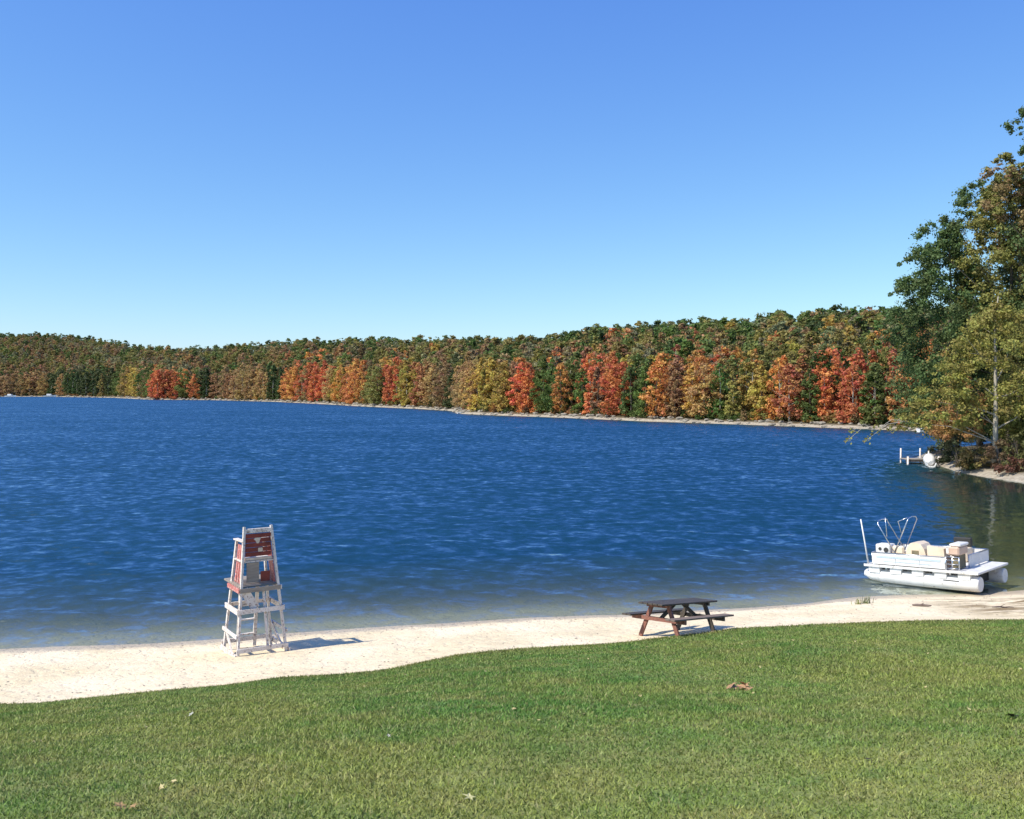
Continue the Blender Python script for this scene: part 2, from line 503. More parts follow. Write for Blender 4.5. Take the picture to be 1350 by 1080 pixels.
def water_material():
    m, nt, out = new_mat('lake_water'); N = NT(nt)
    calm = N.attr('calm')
    rough_w = N.math('SUBTRACT', 1.0, N.math('MULTIPLY', calm, .90))
    gust = N.maprange(N.noise(N.coord('Object', (.02, .05, 1)), 1.0, 4, .6), .3, .7, .75, 1.2)
    amp = N.math('MULTIPLY', rough_w, gust)
    def slope(scale, stretch, detail):
        x = N.n('ShaderNodeTexNoise'); x.inputs['Scale'].default_value = scale; x.inputs['Detail'].default_value = detail
        x.inputs['Roughness'].default_value = .68; x.inputs['Distortion'].default_value = .15
        N.l(N.coord('Object', stretch), x.inputs['Vector'])
        q = N.n('ShaderNodeSeparateColor'); N.l(x.outputs['Color'], q.inputs[0])
        return q.outputs[0], q.outputs[1]
    ax, ay = slope(1.55, (.85, 1.0, 1.0), 4.0)
    bx, by = slope(.33, (.55, 1.0, 1.0), 2.0)
    # facet slopes: wind waves run towards the beach and show it their steeper lee faces
    sx = N.math('MULTIPLY', N.math('MULTIPLY', N.math('SUBTRACT', ax, .5), .45), amp)
    st = N.n('ShaderNodeMapRange'); N.l(ay, st.inputs[0]); st.inputs[1].default_value = .30; st.inputs[2].default_value = .70
    tilt = N.math('ADD', N.math('MULTIPLY', N.math('POWER', st.outputs[0], 1.7), 1.1), N.maprange(by, .3, .7, -.05, .09))
    tilt = N.math('ADD', N.math('MAXIMUM', tilt, 0.0), .06)
    sy = N.math('MULTIPLY', N.math('MULTIPLY', tilt, -1.0), amp)
    cv = N.n('ShaderNodeCombineXYZ'); N.l(sx, cv.inputs[0]); N.l(sy, cv.inputs[1])
    geo = N.n('ShaderNodeNewGeometry')
    ad = N.n('ShaderNodeVectorMath', operation='ADD'); N.l(geo.outputs['Normal'], ad.inputs[0]); N.l(cv.outputs[0], ad.inputs[1])
    nm = N.n('ShaderNodeVectorMath', operation='NORMALIZE'); N.l(ad.outputs[0], nm.inputs[0])
    nrm = nm.outputs[0]
    depth = N.attr('depth')
    T = N.math('POWER', 2.718, N.math('MULTIPLY', depth, -3.0))
    bodyc = N.mix(N.maprange(depth, 0, .9, 0, 1), (0.040, 0.075, 0.070), (0.006, 0.040, 0.076))
    bodyc = N.mix(calm, bodyc, (0.012, 0.034, 0.034))  # dark green of the reflected trees painted into the cove's body colour
    body = N.n('ShaderNodeBsdfDiffuse'); N.l(bodyc, body.inputs['Color']); N.l(nrm, body.inputs['Normal'])
    tr = N.n('ShaderNodeBsdfTransparent'); tr.inputs['Color'].default_value = (0.80, 0.88, 0.82, 1)
    mx = N.n('ShaderNodeMixShader'); N.l(T, mx.inputs[0]); N.l(body.outputs[0], mx.inputs[1]); N.l(tr.outputs[0], mx.inputs[2])
    gl = N.n('ShaderNodeBsdfGlossy'); gl.inputs['Roughness'].default_value = .06
    gl.inputs['Color'].default_value = (.90, .96, 1.0, 1); N.l(nrm, gl.inputs['Normal'])
    dt = N.n('ShaderNodeVectorMath', operation='DOT_PRODUCT'); N.l(nrm, dt.inputs[0]); N.l(geo.outputs['Incoming'], dt.inputs[1])
    ca = N.math('SUBTRACT', 1.0, N.math('ABSOLUTE', dt.outputs['Value']), True)
    f = N.math('ADD', N.math('MULTIPLY', N.math('POWER', ca, 3.0), .95), .065, True)
    m2 = N.n('ShaderNodeMixShader'); N.l(f, m2.inputs[0]); N.l(mx.outputs[0], m2.inputs[1]); N.l(gl.outputs[0], m2.inputs[2])
    N.l(m2.outputs[0], out.inputs['Surface'])
    return m

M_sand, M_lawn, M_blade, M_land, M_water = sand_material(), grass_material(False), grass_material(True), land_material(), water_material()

def link_mesh(name, me, parent=None):
    o = bpy.data.objects.new(name, me); COL.objects.link(o)
    if parent is not None: o.parent = parent
    return o

# ------------------------------------------------------------------ beach (with the shallow lake bed), lawn, far land, lake
xs = np.arange(-48, 48.01, .3)
ys = np.concatenate([np.arange(-14, 17, 1.0), np.arange(17, 52.01, .22)])
X, Y = np.meshgrid(xs, ys)
Z = near_z(X, Y)
Z = np.where(Y < Gy(X) - .6, Z - .25, Z)
edge_drop = np.clip((np.maximum(np.abs(X) - 46, Y - 50)) / 2, 0, 1)
Z = Z - edge_drop * .6
sdb = lake_sd(X, Y).reshape(X.shape)
Z = np.where((X > 30) & (sdb > 0) & (Y > Gy(X)), np.maximum(Z, np.minimum(sdb * .3, .5)), Z)
me = grid_mesh('beach', X, Y, Z, [M_sand])
soil = np.clip((X - 12.6) / 1.6, 0, 1) * np.clip((Y - 26.2) / .8, 0, 1) * np.clip((31.2 - Y) / 1.0, 0, 1)
vert_attr(me, 'soil', soil.ravel())
beach = link_mesh('beach', me); tag(beach, kind='structure')

cols = np.arange(-48, 48.01, .25)
s = np.linspace(0, 1, 130) ** .8
XX = np.repeat(cols[None, :], len(s), 0)
g_rag = Gy(cols) + .10 * vnoise(cols, cols * 0, 8, 1.3) + .06 * vnoise(cols, cols * 0, 9, 5.0)
YY = -14 + (g_rag[None, :] + 14) * s[:, None]
ZZ = near_z(XX, YY) + .03
ZZ[-1] -= .06
me = grid_mesh('lawn', XX, YY, ZZ, [M_lawn])
vert_attr(me, 'edge', np.clip(1 - (g_rag[None, :] - YY) / 1.4, 0, 1).ravel())
lawn = link_mesh('lawn', me); tag(lawn, kind='structure')

def nonuni(segments):
    out = []
    for a, b, st in segments: out.append(np.arange(a, b, st))
    out.append([segments[-1][1]])
    return np.concatenate(out)
xs = nonuni([(-3600, -900, 150), (-900, -60, 9), (-60, 140, 1.5), (140, 420, 9), (420, 3600, 150)])
ys = nonuni([(-1500, -60, 90), (-60, 60, 4), (60, 320, 1.6), (320, 900, 5), (900, 1400, 25), (1400, 5000, 200)])
X, Y = np.meshgrid(xs, ys)
SD = lake_sd(X, Y).reshape(X.shape)
Z = far_z(X, Y, SD)
south = (Y < Wy(X)) & (np.abs(X) < 3500) & (Y < 60)
Zs = np.where(south, near_z(X, np.maximum(Y, -30)) - .12, Z)
Z = Zs
inn = (np.abs(X) < 47) & (Y > -13) & (Y < 51)
Z = np.where(inn & ~((X > 30) & (SD > 0) & (Y > 38)), Z - 1.2, Z)
me = grid_mesh('terrain', X, Y, Z, [M_land])
terrain = link_mesh('terrain', me); tag(terrain, kind='structure')

# lake surface: real wave relief, finer near the beach
def waves(x, y, lam_min):
    g = np.random.default_rng(21)
    h = np.zeros_like(x)
    for k in range(46):
        lam = math.exp(g.uniform(math.log(.6), math.log(2.6)))
        a = math.radians(262) + g.normal(0, .55)
        ph = g.uniform(0, 6.28)
        amp = .0036 * lam ** 1.0 * g.uniform(.5, 1.3)
        w = np.clip((lam - lam_min) / np.maximum(lam_min, .01), 0, 1)
        h += amp * w * np.sin(2 * math.pi / lam * (x * math.cos(a) + y * math.sin(a)) + ph)
    return h
rows = 560
r = 21.0 * np.exp(np.linspace(0, math.log(1500 / 21.0), rows))
ang = np.concatenate([np.radians(np.arange(-86, -33, 1.0)), np.radians(np.arange(-33, 33.01, .13)), np.radians(np.arange(34, 87, 1.0))])
R, A = np.meshgrid(r, ang, indexing='ij')
X = R * np.tan(A); X = np.where(np.abs(A) < math.radians(33.5), R * np.tan(A), R * np.tan(A)); Y = R + 0 * X
space = np.maximum(R * (math.log(1500 / 21.0) / rows), R * .0023 * 1.2)
SDw = lake_sd(X, Y).reshape(X.shape)
fade = np.clip(-SDw / 5.0, .12, 1)
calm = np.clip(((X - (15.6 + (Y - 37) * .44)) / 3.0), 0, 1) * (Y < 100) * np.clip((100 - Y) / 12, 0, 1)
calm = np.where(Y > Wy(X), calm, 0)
gust = .85 + .35 * vnoise(X, Y, 12, .03)
Z = waves(X, Y, space * 3.2) * fade * (1 - .8 * calm) * gust - .01
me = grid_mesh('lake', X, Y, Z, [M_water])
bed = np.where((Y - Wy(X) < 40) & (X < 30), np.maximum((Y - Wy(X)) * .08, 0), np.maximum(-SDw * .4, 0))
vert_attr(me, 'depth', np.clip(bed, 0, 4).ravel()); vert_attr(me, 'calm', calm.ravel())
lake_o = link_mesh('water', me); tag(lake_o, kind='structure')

# grass blades: one uncountable mass
def make_grass(n):
    g = np.random.default_rng(3)
    # rejection-free sampling: depth with density ~ 1/d^0.9 over the widening view
    d = 3.9 + (27.5 - 3.9) * g.random(n) ** 1.12
    x = (g.random(n) * 2 - 1) * (d * .60 + 3.6)
    y = d
    clump = vnoise(x, y, 31, 3.1) + g.normal(0, .8, n)
    keep = ((y < Gy(x) + .10 + .07 * vnoise(x, x * 0, 9, 5.0)) | ((y < Gy(x) + .12 + .28 * g.random(n) ** 2 + .2 * vnoise(x, y, 14, 2.3)) & (g.random(n) < .35))) & (clump > -1.5)
    x, y = x[keep], y[keep]; n = len(x)
    z = near_z(x, y) + np.where(y < Gy(x), .03, -.01)
    tall = np.clip(.75 + .22 * vnoise(x, y, 33, .9), .55, 1.2)
    h = (.020 + .026 * g.random(n)) * tall * (1 + y * .018)
    w = (.0042 + .0036 * g.random(n)) * (1 + y * .075)
    a = g.random(n) * 2 * math.pi
    la = g.random(n) * 2 * math.pi; lean = h * g.uniform(.3, 1.9, n)
    dx, dy = np.cos(a) * w, np.sin(a) * w
    V = np.empty((n, 3, 3), np.float32)
    V[:, 0] = np.stack([x - dx, y - dy, z - .01], -1)
    V[:, 1] = np.stack([x + dx, y + dy, z - .01], -1)
    V[:, 2] = np.stack([x + np.cos(la) * lean, y + np.sin(la) * lean, z + h], -1)
    me = np_mesh('grass', V.reshape(-1, 3), np.arange(3 * n), np.full(n, 3), [M_blade])
    face_attr(me, 'var', g.random(n)); face_attr(me, 'var2', g.random(n))
    face_attr(me, 'edge', np.clip(1 - (Gy(x) - y) / 1.4, 0, 1))
    o = link_mesh('grass', me)
    tag(o, 'short mown green grass covering the sloping lawn above the beach', 'grass', kind='stuff')
make_grass(820000)

# ------------------------------------------------------------------ trees
def crown_np(seed, H, R, n_cl, n_leaf, leaf, base=.12, conic=0.0, hollow=.55, cs=(.24, .42)):
    """leaf faces gathered in clumps through a crown volume; returns verts, var, var2"""
    g = np.random.default_rng(seed)
    zc0 = H * base
    cl = []
    tries = 0
    while len(cl) < n_cl and tries < 20000:
        tries += 1
        t = g.random()
        prof = math.sin(math.pi * (t * .86 + .14) ** .85) ** .6 * (1 - conic * t)
        rad = R * prof * (g.random() ** .45) * g.uniform(.75, 1.1)
        a = g.random() * 2 * math.pi
        c = np.array([math.cos(a) * rad, math.sin(a) * rad, zc0 + (H - zc0) * t * .93])
        s_ = R * g.uniform(*cs) * (1 - .35 * t)
        c[2] = max(c[2], s_ * .6); cl.append((c, s_))
    wts = np.array([s_ ** 2 for _, s_ in cl]); wts /= wts.sum()
    pick = g.choice(len(cl), n_leaf, p=wts)
    C = np.array([c for c, _ in cl])[pick]; S = np.array([s_ for _, s_ in cl])[pick]
    clv = g.random(len(cl))[pick]
    d = g.normal(size=(n_leaf, 3)); d /= np.linalg.norm(d, axis=1)[:, None]
    rr = (hollow + (1.08 - hollow) * g.random(n_leaf)) * np.exp(g.normal(0, .24, n_leaf))
    P = C + d * (S * rr)[:, None] * np.array([1, 1, .72])
    nrm = d + g.normal(0, .55, (n_leaf, 3)) + np.array([0, 0, .35]); nrm /= np.linalg.norm(nrm, axis=1)[:, None]
    ref = g.normal(size=(n_leaf, 3))
    s = np.cross(nrm, ref); s /= np.linalg.norm(s, axis=1)[:, None]
    t = np.cross(nrm, s)
    L = leaf * g.uniform(.55, 1.35, n_leaf)[:, None]
    V = np.empty((n_leaf, 4, 3), np.float32)
    V[:, 0] = P - s * L * .5; V[:, 1] = P - t * L * .33 + nrm * L * .1
    V[:, 2] = P + s * L * .55; V[:, 3] = P + t * L * .36 + nrm * L * .05
    return V, np.clip(clv * .5 + g.random(n_leaf) * .5, 0, 1), np.clip(.5 + (clv - .5) * .35 + g.normal(0, .17, n_leaf), 0, 1)

def crown_mesh(name, V, var, var2, mat):
    n = len(V)
    me = np_mesh(name, V.reshape(-1, 3), np.arange(4 * n), np.full(n, 4), [mat])
    face_attr(me, 'var', var); face_attr(me, 'var2', var2)
    return me

def trunk_mb(H, r0, seed, limbs=5, first=.25, spread=.28, top=.85, lean=.02):
    g = random.Random(seed)
    mb = MB()
    pts = []; rad = []
    lx, ly = g.uniform(-lean, lean), g.uniform(-lean, lean)
    for i in range(7):
        t = i / 6
        pts.append((lx * H * t * t + g.uniform(-.01, .01) * H * t, ly * H * t * t + g.uniform(-.01, .01) * H * t, H * top * t - .3 * (i == 0)))
        rad.append(r0 * (1.25 if i == 0 else 1) * (1 - .85 * t))
    mb.tube(pts, rad, 7)
    for k in range(limbs):
        t = first + (top - first) * (k + g.random() * .6) / limbs
        i = min(5, int(t / top * 6)); base = Vector(pts[i]).lerp(Vector(pts[i + 1]), t / top * 6 - i if t / top * 6 - i < 1 else 1)
        a = k * 2.4 + g.uniform(-.4, .4); ln = H * spread * (1.1 - t) * g.uniform(.8, 1.3)
        d = Vector((math.cos(a), math.sin(a), g.uniform(.25, .8)))
        rr = r0 * (1 - t) * .5
        mb.tube([base, base + d * ln * .5, base + d * ln + Vector((0, 0, ln * .15))], [rr, rr * .6, rr * .15], 5, False)
    return mb

PROTO = []
for k in range(14):
    H = 14.0
    conic = [0, .1, 0, .3, .15, 0, .45, .1, 0, .2, .05, .6, .1, .25][k]
    R = [3.6, 3.1, 4.1, 2.9, 3.4, 3.8, 2.7, 3.3, 4.3, 3.0, 3.6, 2.5, 3.9, 3.2][k]
    V, a, b = crown_np(100 + k, H, R * .95, 80, 2500, .54, cs=(.15, .32), base=[.03, .0, .06, .01][k % 4], conic=conic)
    cm = crown_mesh('crown', V, a, b, M_leaf)
    tm = trunk_mb(H, .2, 200 + k, 5).mesh('trunk', M_bark if k % 3 else M_bark_pale)
    PROTO.append((cm, tm, V, a, b, conic))
PROTO_LO = []
for k in range(10):
    V, a, b = crown_np(300 + k, 14.0, [3.9, 3.3, 4.4, 3.0, 3.6][k % 5], 40, 760, .82, base=.12, cs=(.18, .34), conic=[0, .15, 0, .4, .1][k % 5])
    PROTO_LO.append((V, a, b))

# tints: real leaf colours of an October wood
C = dict(dark=(.070, .095, .030), green=(.115, .160, .040), mid=(.165, .185, .052), olive=(.255, .215, .065), gold=(.460, .330, .080), tan=(.400, .250, .105),
         brown=(.320, .195, .095), orange=(.560, .260, .080), red=(.560, .190, .075), rust=(.450, .205, .090), yellow=(.520, .450, .085), grey=(.250, .220, .115))
WORD = dict(dark='dark green', green='green', mid='mid green', olive='olive green', gold='golden', tan='tan leaved', brown='brown leaved', orange='orange', red='bright red-orange',
            rust='rust red', yellow='yellow', grey='grey-green')
# the colours along the far shore, west to east (photo x of the tree, colour)
front = [(-60, 18, 'brown'), (18, 60, 'tan'), (60, 150, 'dark'), (150, 158, 'green'), (158, 186, 'gold'), (186, 204, 'green'), (204, 262, 'red'), (262, 284, 'dark'), (284, 350, 'tan'),
         (350, 380, 'dark'), (380, 392, 'orange'), (392, 440, 'red'), (440, 452, 'gold'), (452, 486, 'orange'), (486, 500, 'olive'), (500, 530, 'red'), (530, 546, 'gold'), (546, 562, 'rust'),
         (562, 574, 'tan'), (574, 598, 'brown'), (598, 607, 'dark'), (607, 630, 'tan'), (630, 676, 'gold'), (676, 710, 'red'), (710, 734, 'green'), (734, 752, 'orange'), (752, 776, 'green'),
         (776, 826, 'red'), (826, 862, 'green'), (862, 882, 'orange'), (882, 900, 'brown'), (900, 934, 'orange'), (934, 958, 'green'), (958, 984, 'olive'), (984, 1010, 'gold'),
         (1010, 1036, 'orange'), (1036, 1058, 'rust'), (1058, 1084, 'green'), (1084, 1150, 'red'), (1150, 1160, 'green'), (1160, 1206, 'rust'), (1206, 1232, 'gold'), (1232, 1420, 'dark')]
def front_col(a, g):
    for x0, x1, c in front:
        if x0 <= a < x1:
            if g.random() < .12: return g.choice(['olive', 'tan', 'brown', 'mid'])
            return c
    return 'olive'
def hill_col(a, t, g):
    """t 0 at the water .. 1 on the ridge"""
    if a < 380:
        p = [('olive', 4), ('grey', 4), ('mid', 1.6), ('green', 1.5), ('brown', 3), ('tan', 1)]
    elif a < 720:
        p = [('olive', 4.5), ('grey', 2.5), ('mid', 1.6), ('brown', 3.0 - 1.4 * t), ('green', 1 + t * 1.5), ('gold', 1.2 * (1 - t)), ('orange', 3.0 * (1 - t) ** 3), ('rust', 1.5 * (1 - t) ** 2)]
    else:
        p = [('olive', 4.8), ('mid', 2.6), ('green', 1.2 + t), ('dark', .3 + 1 * t * t), ('gold', 1.6 * (1 - t)), ('brown', 2.2 * (1 - .5 * t)), ('grey', 1.6), ('orange', 6 * (1 - t) ** 4), ('rust', 3 * (1 - t) ** 3), ('red', 1.2 * (1 - t) ** 4)]
    if t > .9: p = [('dark', 2), ('green', 3), ('mid', 2), ('olive', 2)]
    tot = sum(w for _, w in p); r = g.random() * tot
    for c, w in p:
        r -= w
        if r <= 0: return c
    return 'olive'

g = random.Random(11)
cands = []
# front row, along the far shoreline
seglen = np.hypot(*np.diff(farN, axis=0).T); cum = np.concatenate([[0], np.cumsum(seglen)])
sdist = 0.0
while sdist < cum[-1]:
    i = min(np.searchsorted(cum, sdist, side='right') - 1, len(seglen) - 1); f = (sdist - cum[i]) / seglen[i]
    p = farN[i] * (1 - f) + farN[i + 1] * f
    tdir = (farN[i + 1] - farN[i]) / seglen[i]; nrm = np.array([-tdir[1], tdir[0]])
    if nrm[1] < 0: nrm = -nrm
    for row in (0, 1):
        q = p + nrm * (3.4 + row * 5.2 + g.uniform(-1, 1)) + tdir * g.uniform(-1.5, 1.5) + tdir * row * 2.5
        a = float(az(q[0], q[1]))
        if -300 < a < 1330:
            H = float(np.interp(p[1], [150, 260, 500, 730], [11.5, 12.5, 16.5, 17.0])) * g.uniform(.86, 1.1) * (1 + .10 * row)
            cands.append((q[0], q[1], H, front_col(a + g.uniform(-4, 4), g), row, a))
    sdist += float(np.interp(p[1], [150, 300, 700], [3.6, 4.6, 9.0]))
# hillside rows behind
def add_hill(x0, x1, y0, y1, step):
    y = y0
    while y < y1:
        x = x0
        while x < x1:
            qx, qy = x + g.uniform(-.45, .45) * step, y + g.uniform(-.45, .45) * step
            x += step
            a = float(az(qx, qy))
            if not (-330 < a < 1420): continue
            rs = float(shore_dep(a)); rr = float(ridge_dep(a))
            if qy > rr + 45: continue
            t = min(1.0, (qy - rs) / (rr - rs))
            if t < 0: continue
            hillpts.append((qx, qy, a, t))
        y += step
hillpts = []
add_hill(-40, 260, 140, 480, 6.2)
add_hill(-560, -40, 200, 560, 8.0)
add_hill(-40, 120, 480, 560, 8.0)
add_hill(-980, 60, 560, 1150, 9.5)
hp = np.array([(h[0], h[1]) for h in hillpts]); hsd = lake_sd(hp[:, 0], hp[:, 1])
for (qx, qy, a, t), sd in zip(hillpts, hsd):
    if sd < 12: continue
    H = float(np.interp(qy, [150, 300, 600], [12.0, 13.0, 16.0])) * g.uniform(.86, 1.1)
    cands.append((qx, qy, H, hill_col(a, t, g), 2, a))
cx = np.array([c[0] for c in cands]); cy = np.array([c[1] for c in cands])
cz = far_z(cx, cy)
score = [(0.0 if c[5] < -20 else 1.0) * c[2] / c[1] * (1.9 if c[4] == 0 else 1.0 if c[4] == 1 else .62) for c in cands]
order = sorted(range(len(cands)), key=lambda i: -score[i])
N_IND = 296
ind, rest = order[:N_IND], order[N_IND:]

LAND = [(-100, 110, 'at the far left end of the shore'), (110, 200, 'left of the lowest dip in the ridge'), (200, 290, 'above and left of the lifeguard chair'), (290, 380, 'above and right of the lifeguard chair'),
        (380, 490, 'at the left end of the orange bank'), (490, 606, 'left of the tiny white dinghy'), (606, 700, 'just right of the tiny white dinghy'),
        (700, 830, 'above and left of the picnic table'), (830, 970, 'straight above the picnic table'), (970, 1110, 'between picnic table and pontoon boat'),
        (1110, 1210, 'above the pontoon boat stern'), (1210, 1500, 'across the cove behind the point')]
def region(a):
    for x0, x1, w in LAND:
        if x0 <= a < x1: return w
    return LAND[-1][2]
ROWW = ['at the waterline', 'in the second row', 'up the hillside']
for i in ind:
    x, y, H, c, row, a = cands[i]
    k = g.choice([3, 6, 11, 13, 9]) if (c == 'dark' and a < 400) else g.randrange(len(PROTO))
    s_ = H / 14.0; w = s_ * g.uniform(.95, 1.25)
    root = empty('broadleaf_tree', (x, y, float(cz[i]) - .15), (0, 0, g.uniform(0, 6.28)))
    root.scale = (w, w, s_)
    cr = bpy.data.objects.new('crown', PROTO[k][0]); COL.objects.link(cr); cr.parent = root
    tr = bpy.data.objects.new('trunk', PROTO[k][1]); COL.objects.link(tr); tr.parent = root
    b = C[c]; v = g.uniform(.8, 1.2)
    cr.color = (min(1, b[0] * v * g.uniform(.9, 1.1)), b[1] * v * g.uniform(.88, 1.15), b[2] * v, 1)
    tag(root, f"{WORD[c]} tree {ROWW[row]} {region(a)}", 'tree', f"{WORD[c]} trees {region(a)}"[:90])

# woods on the land east of the point, beyond the frame
gw = random.Random(55); yy = 72.0
while yy < 190:
    xx = 56.0
    while xx < 130:
        cands_x, cands_y = xx + gw.uniform(-2.5, 2.5), yy + gw.uniform(-2.5, 2.5); xx += 6.5
        if az(cands_x, cands_y) < 1430 or float(lake_sd([cands_x], [cands_y])[0]) < 9: continue
        zz_ = float(far_z(np.array([cands_x]), np.array([cands_y]))[0])
        cands.append((cands_x, cands_y, gw.uniform(14, 20), gw.choice(['olive', 'mid', 'green', 'gold', 'brown', 'rust']), 2, float(az(cands_x, cands_y))))
        cz = np.append(cz, zz_); rest.append(len(cands) - 1)
    yy += 6.5
# the rest of the wooded hill: one mass
gu = random.Random(77)
def add_mass(Vp, va, vb, x, y, z, w, s_, col, v):
    th = gu.uniform(0, 6.28); ct, st = math.cos(th) * w, math.sin(th) * w
    Q = np.empty_like(Vp)
    Q[..., 0] = Vp[..., 0] * ct - Vp[..., 1] * st + x
    Q[..., 1] = Vp[..., 0] * st + Vp[..., 1] * ct + y
    Q[..., 2] = Vp[..., 2] * s_ + z
    return Q, np.tile(np.array([col[0] * v * gu.uniform(.9, 1.1), col[1] * v * gu.uniform(.9, 1.12), col[2] * v], np.float32), (len(Vp), 1))
uV, uA, uB, uT = [], [], [], []
sd_ = 0.0
while sd_ < cum[-1]:
    i = min(np.searchsorted(cum, sd_, side='right') - 1, len(seglen) - 1); f = (sd_ - cum[i]) / seglen[i]
    p = farN[i] * (1 - f) + farN[i + 1] * f; tdir = (farN[i + 1] - farN[i]) / seglen[i]; nrm = np.array([-tdir[1], tdir[0]])
    if nrm[1] < 0: nrm = -nrm
    for _ in range(3):
        q = p + nrm * gu.uniform(1.9, 6.5) + tdir * gu.uniform(-1, 1)
        if not (-320 < az(q[0], q[1]) < 1360): continue
        zz = float(far_z(np.array([q[0]]), np.array([q[1]]))[0])
        Vp, va, vb = PROTO_LO[gu.randrange(len(PROTO_LO))]
        hh = gu.uniform(1.0, 2.6) / 14; ww = gu.uniform(.25, .45)
        Q, T_ = add_mass(Vp[::4], va, vb, q[0], q[1], zz - .2, ww, hh, C[gu.choice(['olive', 'mid', 'brown', 'tan', 'rust', 'green', 'orange'])], gu.uniform(.6, 1.0))
        # keep the leaves leaf-sized although the clump is small
        Q = Q.mean(1, keepdims=True) + (Vp[::4] - Vp[::4].mean(1, keepdims=True)) * .5
        uV.append(Q); uA.append(va[::4]); uB.append(vb[::4]); uT.append(T_)
    sd_ += float(np.interp(p[1], [150, 300, 700], [1.1, 1.6, 3.5]))
V = np.concatenate(uV).astype(np.float32); n = len(V)
me = np_mesh('undergrowth', V.reshape(-1, 3), np.arange(4 * n), np.full(n, 4), [M_leaf_attr])
face_attr(me, 'var', np.concatenate(uA)); face_attr(me, 'var2', np.concatenate(uB)); face_color(me, 'tint', np.concatenate(uT))
tag(link_mesh('undergrowth', me), 'low mixed undergrowth along the gravel edge of the far shore', 'undergrowth', kind='stuff')
Vs, As, Bs, Ts = [], [], [], []
gg = np.random.default_rng(5)
for i in rest:
    x, y, H, c, row, a = cands[i]
    if row < 2 and y < 420:
        V, va, vb = PROTO[g.randrange(len(PROTO))][2:5]
    else:
        V, va, vb = PROTO_LO[g.randrange(len(PROTO_LO))]
    n = len(V)
    s_ = H / 14.0; w = s_ * g.uniform(1.05, 1.4); th = g.uniform(0, 6.28)
    ct, st = math.cos(th) * w, math.sin(th) * w
    Q = np.empty_like(V)
    Q[..., 0] = V[..., 0] * ct - V[..., 1] * st + x
    Q[..., 1] = V[..., 0] * st + V[..., 1] * ct + y
    Q[..., 2] = V[..., 2] * s_ + cz[i] - .15
    b = C[c]; v = g.uniform(.82, 1.16)
    Ts.append(np.tile(np.array([b[0] * v * g.uniform(.9, 1.1), b[1] * v * g.uniform(.9, 1.12), b[2] * v], np.float32), (n, 1)))
    Vs.append(Q); As.append(va); Bs.append(vb)
V = np.concatenate(Vs); n = len(V)
me = np_mesh('forest', V.reshape(-1, 3), np.arange(4 * n), np.full(n, 4), [M_leaf_attr])
face_attr(me, 'var', np.concatenate(As)); face_attr(me, 'var2', np.concatenate(Bs)); face_color(me, 'tint', np.concatenate(Ts))
fo = link_mesh('forest', me)
tag(fo, 'dense mixed autumn wood covering the hills beyond the shoreline trees', 'forest', kind='stuff')
print('forest faces', n, 'trees', len(rest))

rk = MB()
gr = random.Random(9); sd_ = 0.0
while sd_ < cum[-1]:
    i = min(np.searchsorted(cum, sd_, side='right') - 1, len(seglen) - 1); f = (sd_ - cum[i]) / seglen[i]
    p = farN[i] * (1 - f) + farN[i + 1] * f; tdir = (farN[i + 1] - farN[i]) / seglen[i]; nrm = np.array([-tdir[1], tdir[0]])
    if nrm[1] < 0: nrm = -nrm
    q = p + nrm * gr.uniform(-.2, 2.2); zz = float(far_z(np.array([q[0]]), np.array([q[1]]))[0])
    if -60 < az(q[0], q[1]) < 1350:
        r_ = gr.uniform(.12, .5) * (1 + p[1] / 500); lp = []
        for (zk, rk_) in ((-.3, .9), (.15, 1.0), (.45, .7), (.6, .25)):
            for k in range(6):
                a_ = k * math.pi / 3 + gr.uniform(-.3, .3); rr_ = r_ * rk_ * gr.uniform(.75, 1.2)
                lp.append((q[0] + math.cos(a_) * rr_ * 1.3, q[1] + math.sin(a_) * rr_, zz + r_ * (zk + gr.uniform(-.06, .06))))
        rk.add(lp, [(r * 6 + k, r * 6 + (k + 1) % 6, r * 6 + 6 + (k + 1) % 6, r * 6 + 6 + k) for r in range(3) for k in range(6)] + [tuple(range(18, 24))])
    sd_ += float(np.interp(p[1], [150, 300, 700], [1.0, 1.6, 4.0]))
M_rock = paint_mat('pale_rock', (.32, .28, .23), (.16, .14, .11), .9, 1.2, bump=.6)
tag(rk.build('rocks', M_rock), 'pale and brown rocks strewn along the far gravel shore', 'rocks', kind='stuff')

# ------------------------------------------------------------------ big trees on the right-hand point
def gz_far(x, y): return float(far_z(np.array([x]), np.array([y]))[0])

